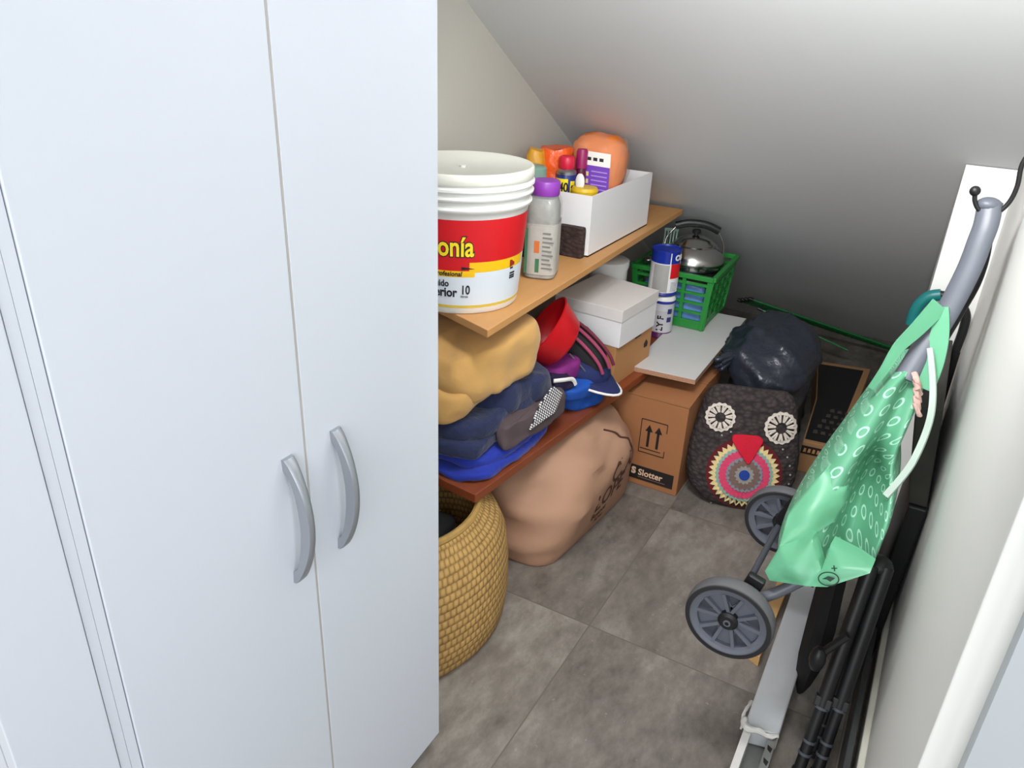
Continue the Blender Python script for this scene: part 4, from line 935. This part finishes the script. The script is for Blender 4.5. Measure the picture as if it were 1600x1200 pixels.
# crease lines of the folded pocket
lo = Vector((-.018, 1.2435, .478)); LU = Vector((.95, .12, .35)).normalized(); LV = Vector((-.3, .35, .9)).normalized()
LV = (LV-LU*LV.dot(LU)).normalized()
lg_ = G(); 
ringp = [lo+LU*.017*math.cos(2*PI*k/24)+LV*.012*math.sin(2*PI*k/24) for k in range(25)]
lg_.tube(ringp, .0011, 6, 1)
lg_.slab([lo+LU*u+LV*v for u, v in ((-.011, .000), (0, .005), (.011, .001), (.002, -.005), (-.003, -.001))], LU.cross(LV)*-.001)
c3 = lo+LU*.012+LV*.019-LU.cross(LV)*-.0005
lg_.tube([c3-LU*.005, c3+LU*.005], .0011, 6, 1); lg_.tube([c3-LV*.005, c3+LV*.005], .0011, 6, 1)
lg_.out('printed_mark', M('dark_green_ink', (16, 52, 36), .6, var=0), ct)
# flap edges around the opening
ribbon([(-.040, 1.515, .742), (-.026, 1.525, .778), (-.012, 1.55, .822), (.010, 1.57, .858), (.036, 1.595, .905)], (.6, .2, -.5), (.010, .036), .004).out('flap', GP, ct)
ribbon([(.040, 1.60, .90), (.050, 1.58, .85), (.050, 1.56, .80), (.042, 1.545, .755)], (.75, -.2, .1), (.024, .05), .004).out('flap', GP, ct)
ribbon([(.040, 1.56, .83), (.052, 1.54, .80), (.064, 1.515, .765), (.071, 1.49, .73), (.071, 1.475, .69), (.064, 1.45, .645), (.052, 1.435, .61), (.036, 1.42, .575)], (.85, -.25, .4), (.010, .013), .005).out('lid_edge', PALE, ct)
g = G()
for k in range(5): g.tube([(.026+.004*k, 1.545-.006*k, .780-.012*k), (.034+.004*k, 1.532-.004*k, .770-.013*k), (.042+.003*k, 1.54-.006*k, .757-.012*k)], .005, 8, 3)
g.noise(.003, 90, 3).out('lining', M('pink_lining', (196, 160, 150), .8, var=.35, vs=120), ct)
# handle loop
hp = [(.070, 1.69, 1.083), (.073, 1.672, 1.05), (.071, 1.66, 1.020), (.066, 1.64, .963), (.049, 1.61, .879), (.028, 1.58, .815), (.012, 1.55, .762)]
hl = G().tube(hp, .0215, 14, 6, ry=.012, up=(1, -.3, 0)).out('handle', GREYP, ct)
G().tube([(.068, 1.695, 1.084), (.078, 1.715, 1.04), (.088, 1.73, .98), (.088, 1.735, .92), (.076, 1.73, .86), (.06, 1.70, .80)], .013, 12, 5, ry=.010).out('handle_back', BLACK, hl)
G().ball((.069, 1.69, 1.081), (.022, .018, .014)).out('handle_end', GREYP, hl)
for a, b in (((.02, 1.60, .77), (-.10, 1.36, .44)), ((.04, 1.70, .80), (-.115, 1.58, .40))): G().tube([a, b], .010, 12, 1).out('frame_tube', DGREY, ct)
# axle, bracket and wheels
W1 = Vector((-.164, 1.2, .351)); W2 = Vector((-.15, 1.6, .34))
G().tube([W1, W2], .007, 12, 1).out('axle', DGREY, ct)
G().obox((-.135, 1.245, .43), (-.155, 1.235, .358), (0, 1, 0), .018, .034).out('bracket', BLACK, ct, smooth=False, bevel=.004)
G().tube([(-.05, 1.31, .425), (-.10, 1.275, .385), (-.155, 1.25, .352)], .011, 12, 3).out('strut', GREYP, ct)
G().obox((-.045, 1.31, .435), (-.055, 1.306, .415), (0, 1, 0), .03, .03).out('strut_clip', BLACK, ct, smooth=False, bevel=.003)
G().obox((-.12, 1.555, .43), (-.147, 1.57, .35), (0, 1, 0), .018, .034).out('bracket', BLACK, ct, smooth=False, bevel=.004)
RIM = M('wheel_grey', (98, 102, 112), .45, var=.05); TYRE = M('tyre_rubber', (88, 88, 90), .7, var=.06); TSIDE = M('tyre_side', (34, 34, 38), .6, var=.08)
def wheel(c, R_=.083):
    g = G(); wd_ = .017
    g.lathe([(R_-.018, -wd_*.8), (R_-.010, -wd_), (R_-.009, -wd_*.9), (R_-.013, wd_*.9), (R_-.018, wd_)], c, 48, 'Y', cap0=False, cap1=False)
    g.lathe([(R_-.018, -wd_*.8), (R_-.024, -wd_*.7), (R_-.024, wd_*.7), (R_-.018, wd_)], c, 48, 'Y', cap0=False, cap1=False)
    for k in range(5):
        for s_ in (-1, 1):
            a = 2*PI*k/5+.3+s_*.13; b_ = 2*PI*k/5+.3+s_*.30
            g.obox(c+Vector((.016*math.cos(a), -.002, .016*math.sin(a))), c+Vector(((R_-.022)*math.cos(b_), -.006, (R_-.022)*math.sin(b_))), (0, 1, 0), .016, .0065)
        a = 2*PI*k/5+.3; a2 = a+PI/5
        g.obox(c+Vector((.016*math.cos(a2), 0, .016*math.sin(a2))), c+Vector(((R_-.022)*math.cos(a2), 0, (R_-.022)*math.sin(a2))), (0, 1, 0), .006, .034)
    r = g.out('wheel', RIM, ct, smooth=False)
    G().lathe([(.015, .002), (R_-.02, .002), (R_-.02, .010), (.015, .010)], c, 40, 'Y', cap0=False, cap1=False).out('inner_disc', DGREY, r)
    G().lathe([(R_-.012, -wd_*1.02), (R_-.004, -wd_*1.02), (R_, -wd_*.6), (R_+.001, 0), (R_, wd_*.6), (R_-.004, wd_), (R_-.012, wd_)], c, 56, 'Y', cap0=False, cap1=False).out('tyre', TYRE, r, sharp=70)
    G().lathe([(R_-.0105, -wd_*1.06), (R_-.002, -wd_*1.0), (R_-.0035, -wd_*1.09), (R_-.0095, -wd_*1.10)], c, 56, 'Y', cap0=False, cap1=False).out('tyre_edge', TSIDE, r)
    G().lathe([(.0, -wd_*1.12), (.014, -wd_*1.12), (.019, -wd_*.8), (.019, wd_*.8), (0, wd_*.8)], c, 28, 'Y', cap0=False, cap1=False).out('hub', BLACK, r)
    G().lathe([(.004, -wd_*1.2), (.007, -wd_*1.2), (.007, -wd_*1.1), (.004, -wd_*1.1)], c, 18, 'Y', cap0=False, cap1=False).out('axle_cap', GREYP, r)
    return r
wheel(W1); wheel(W2)
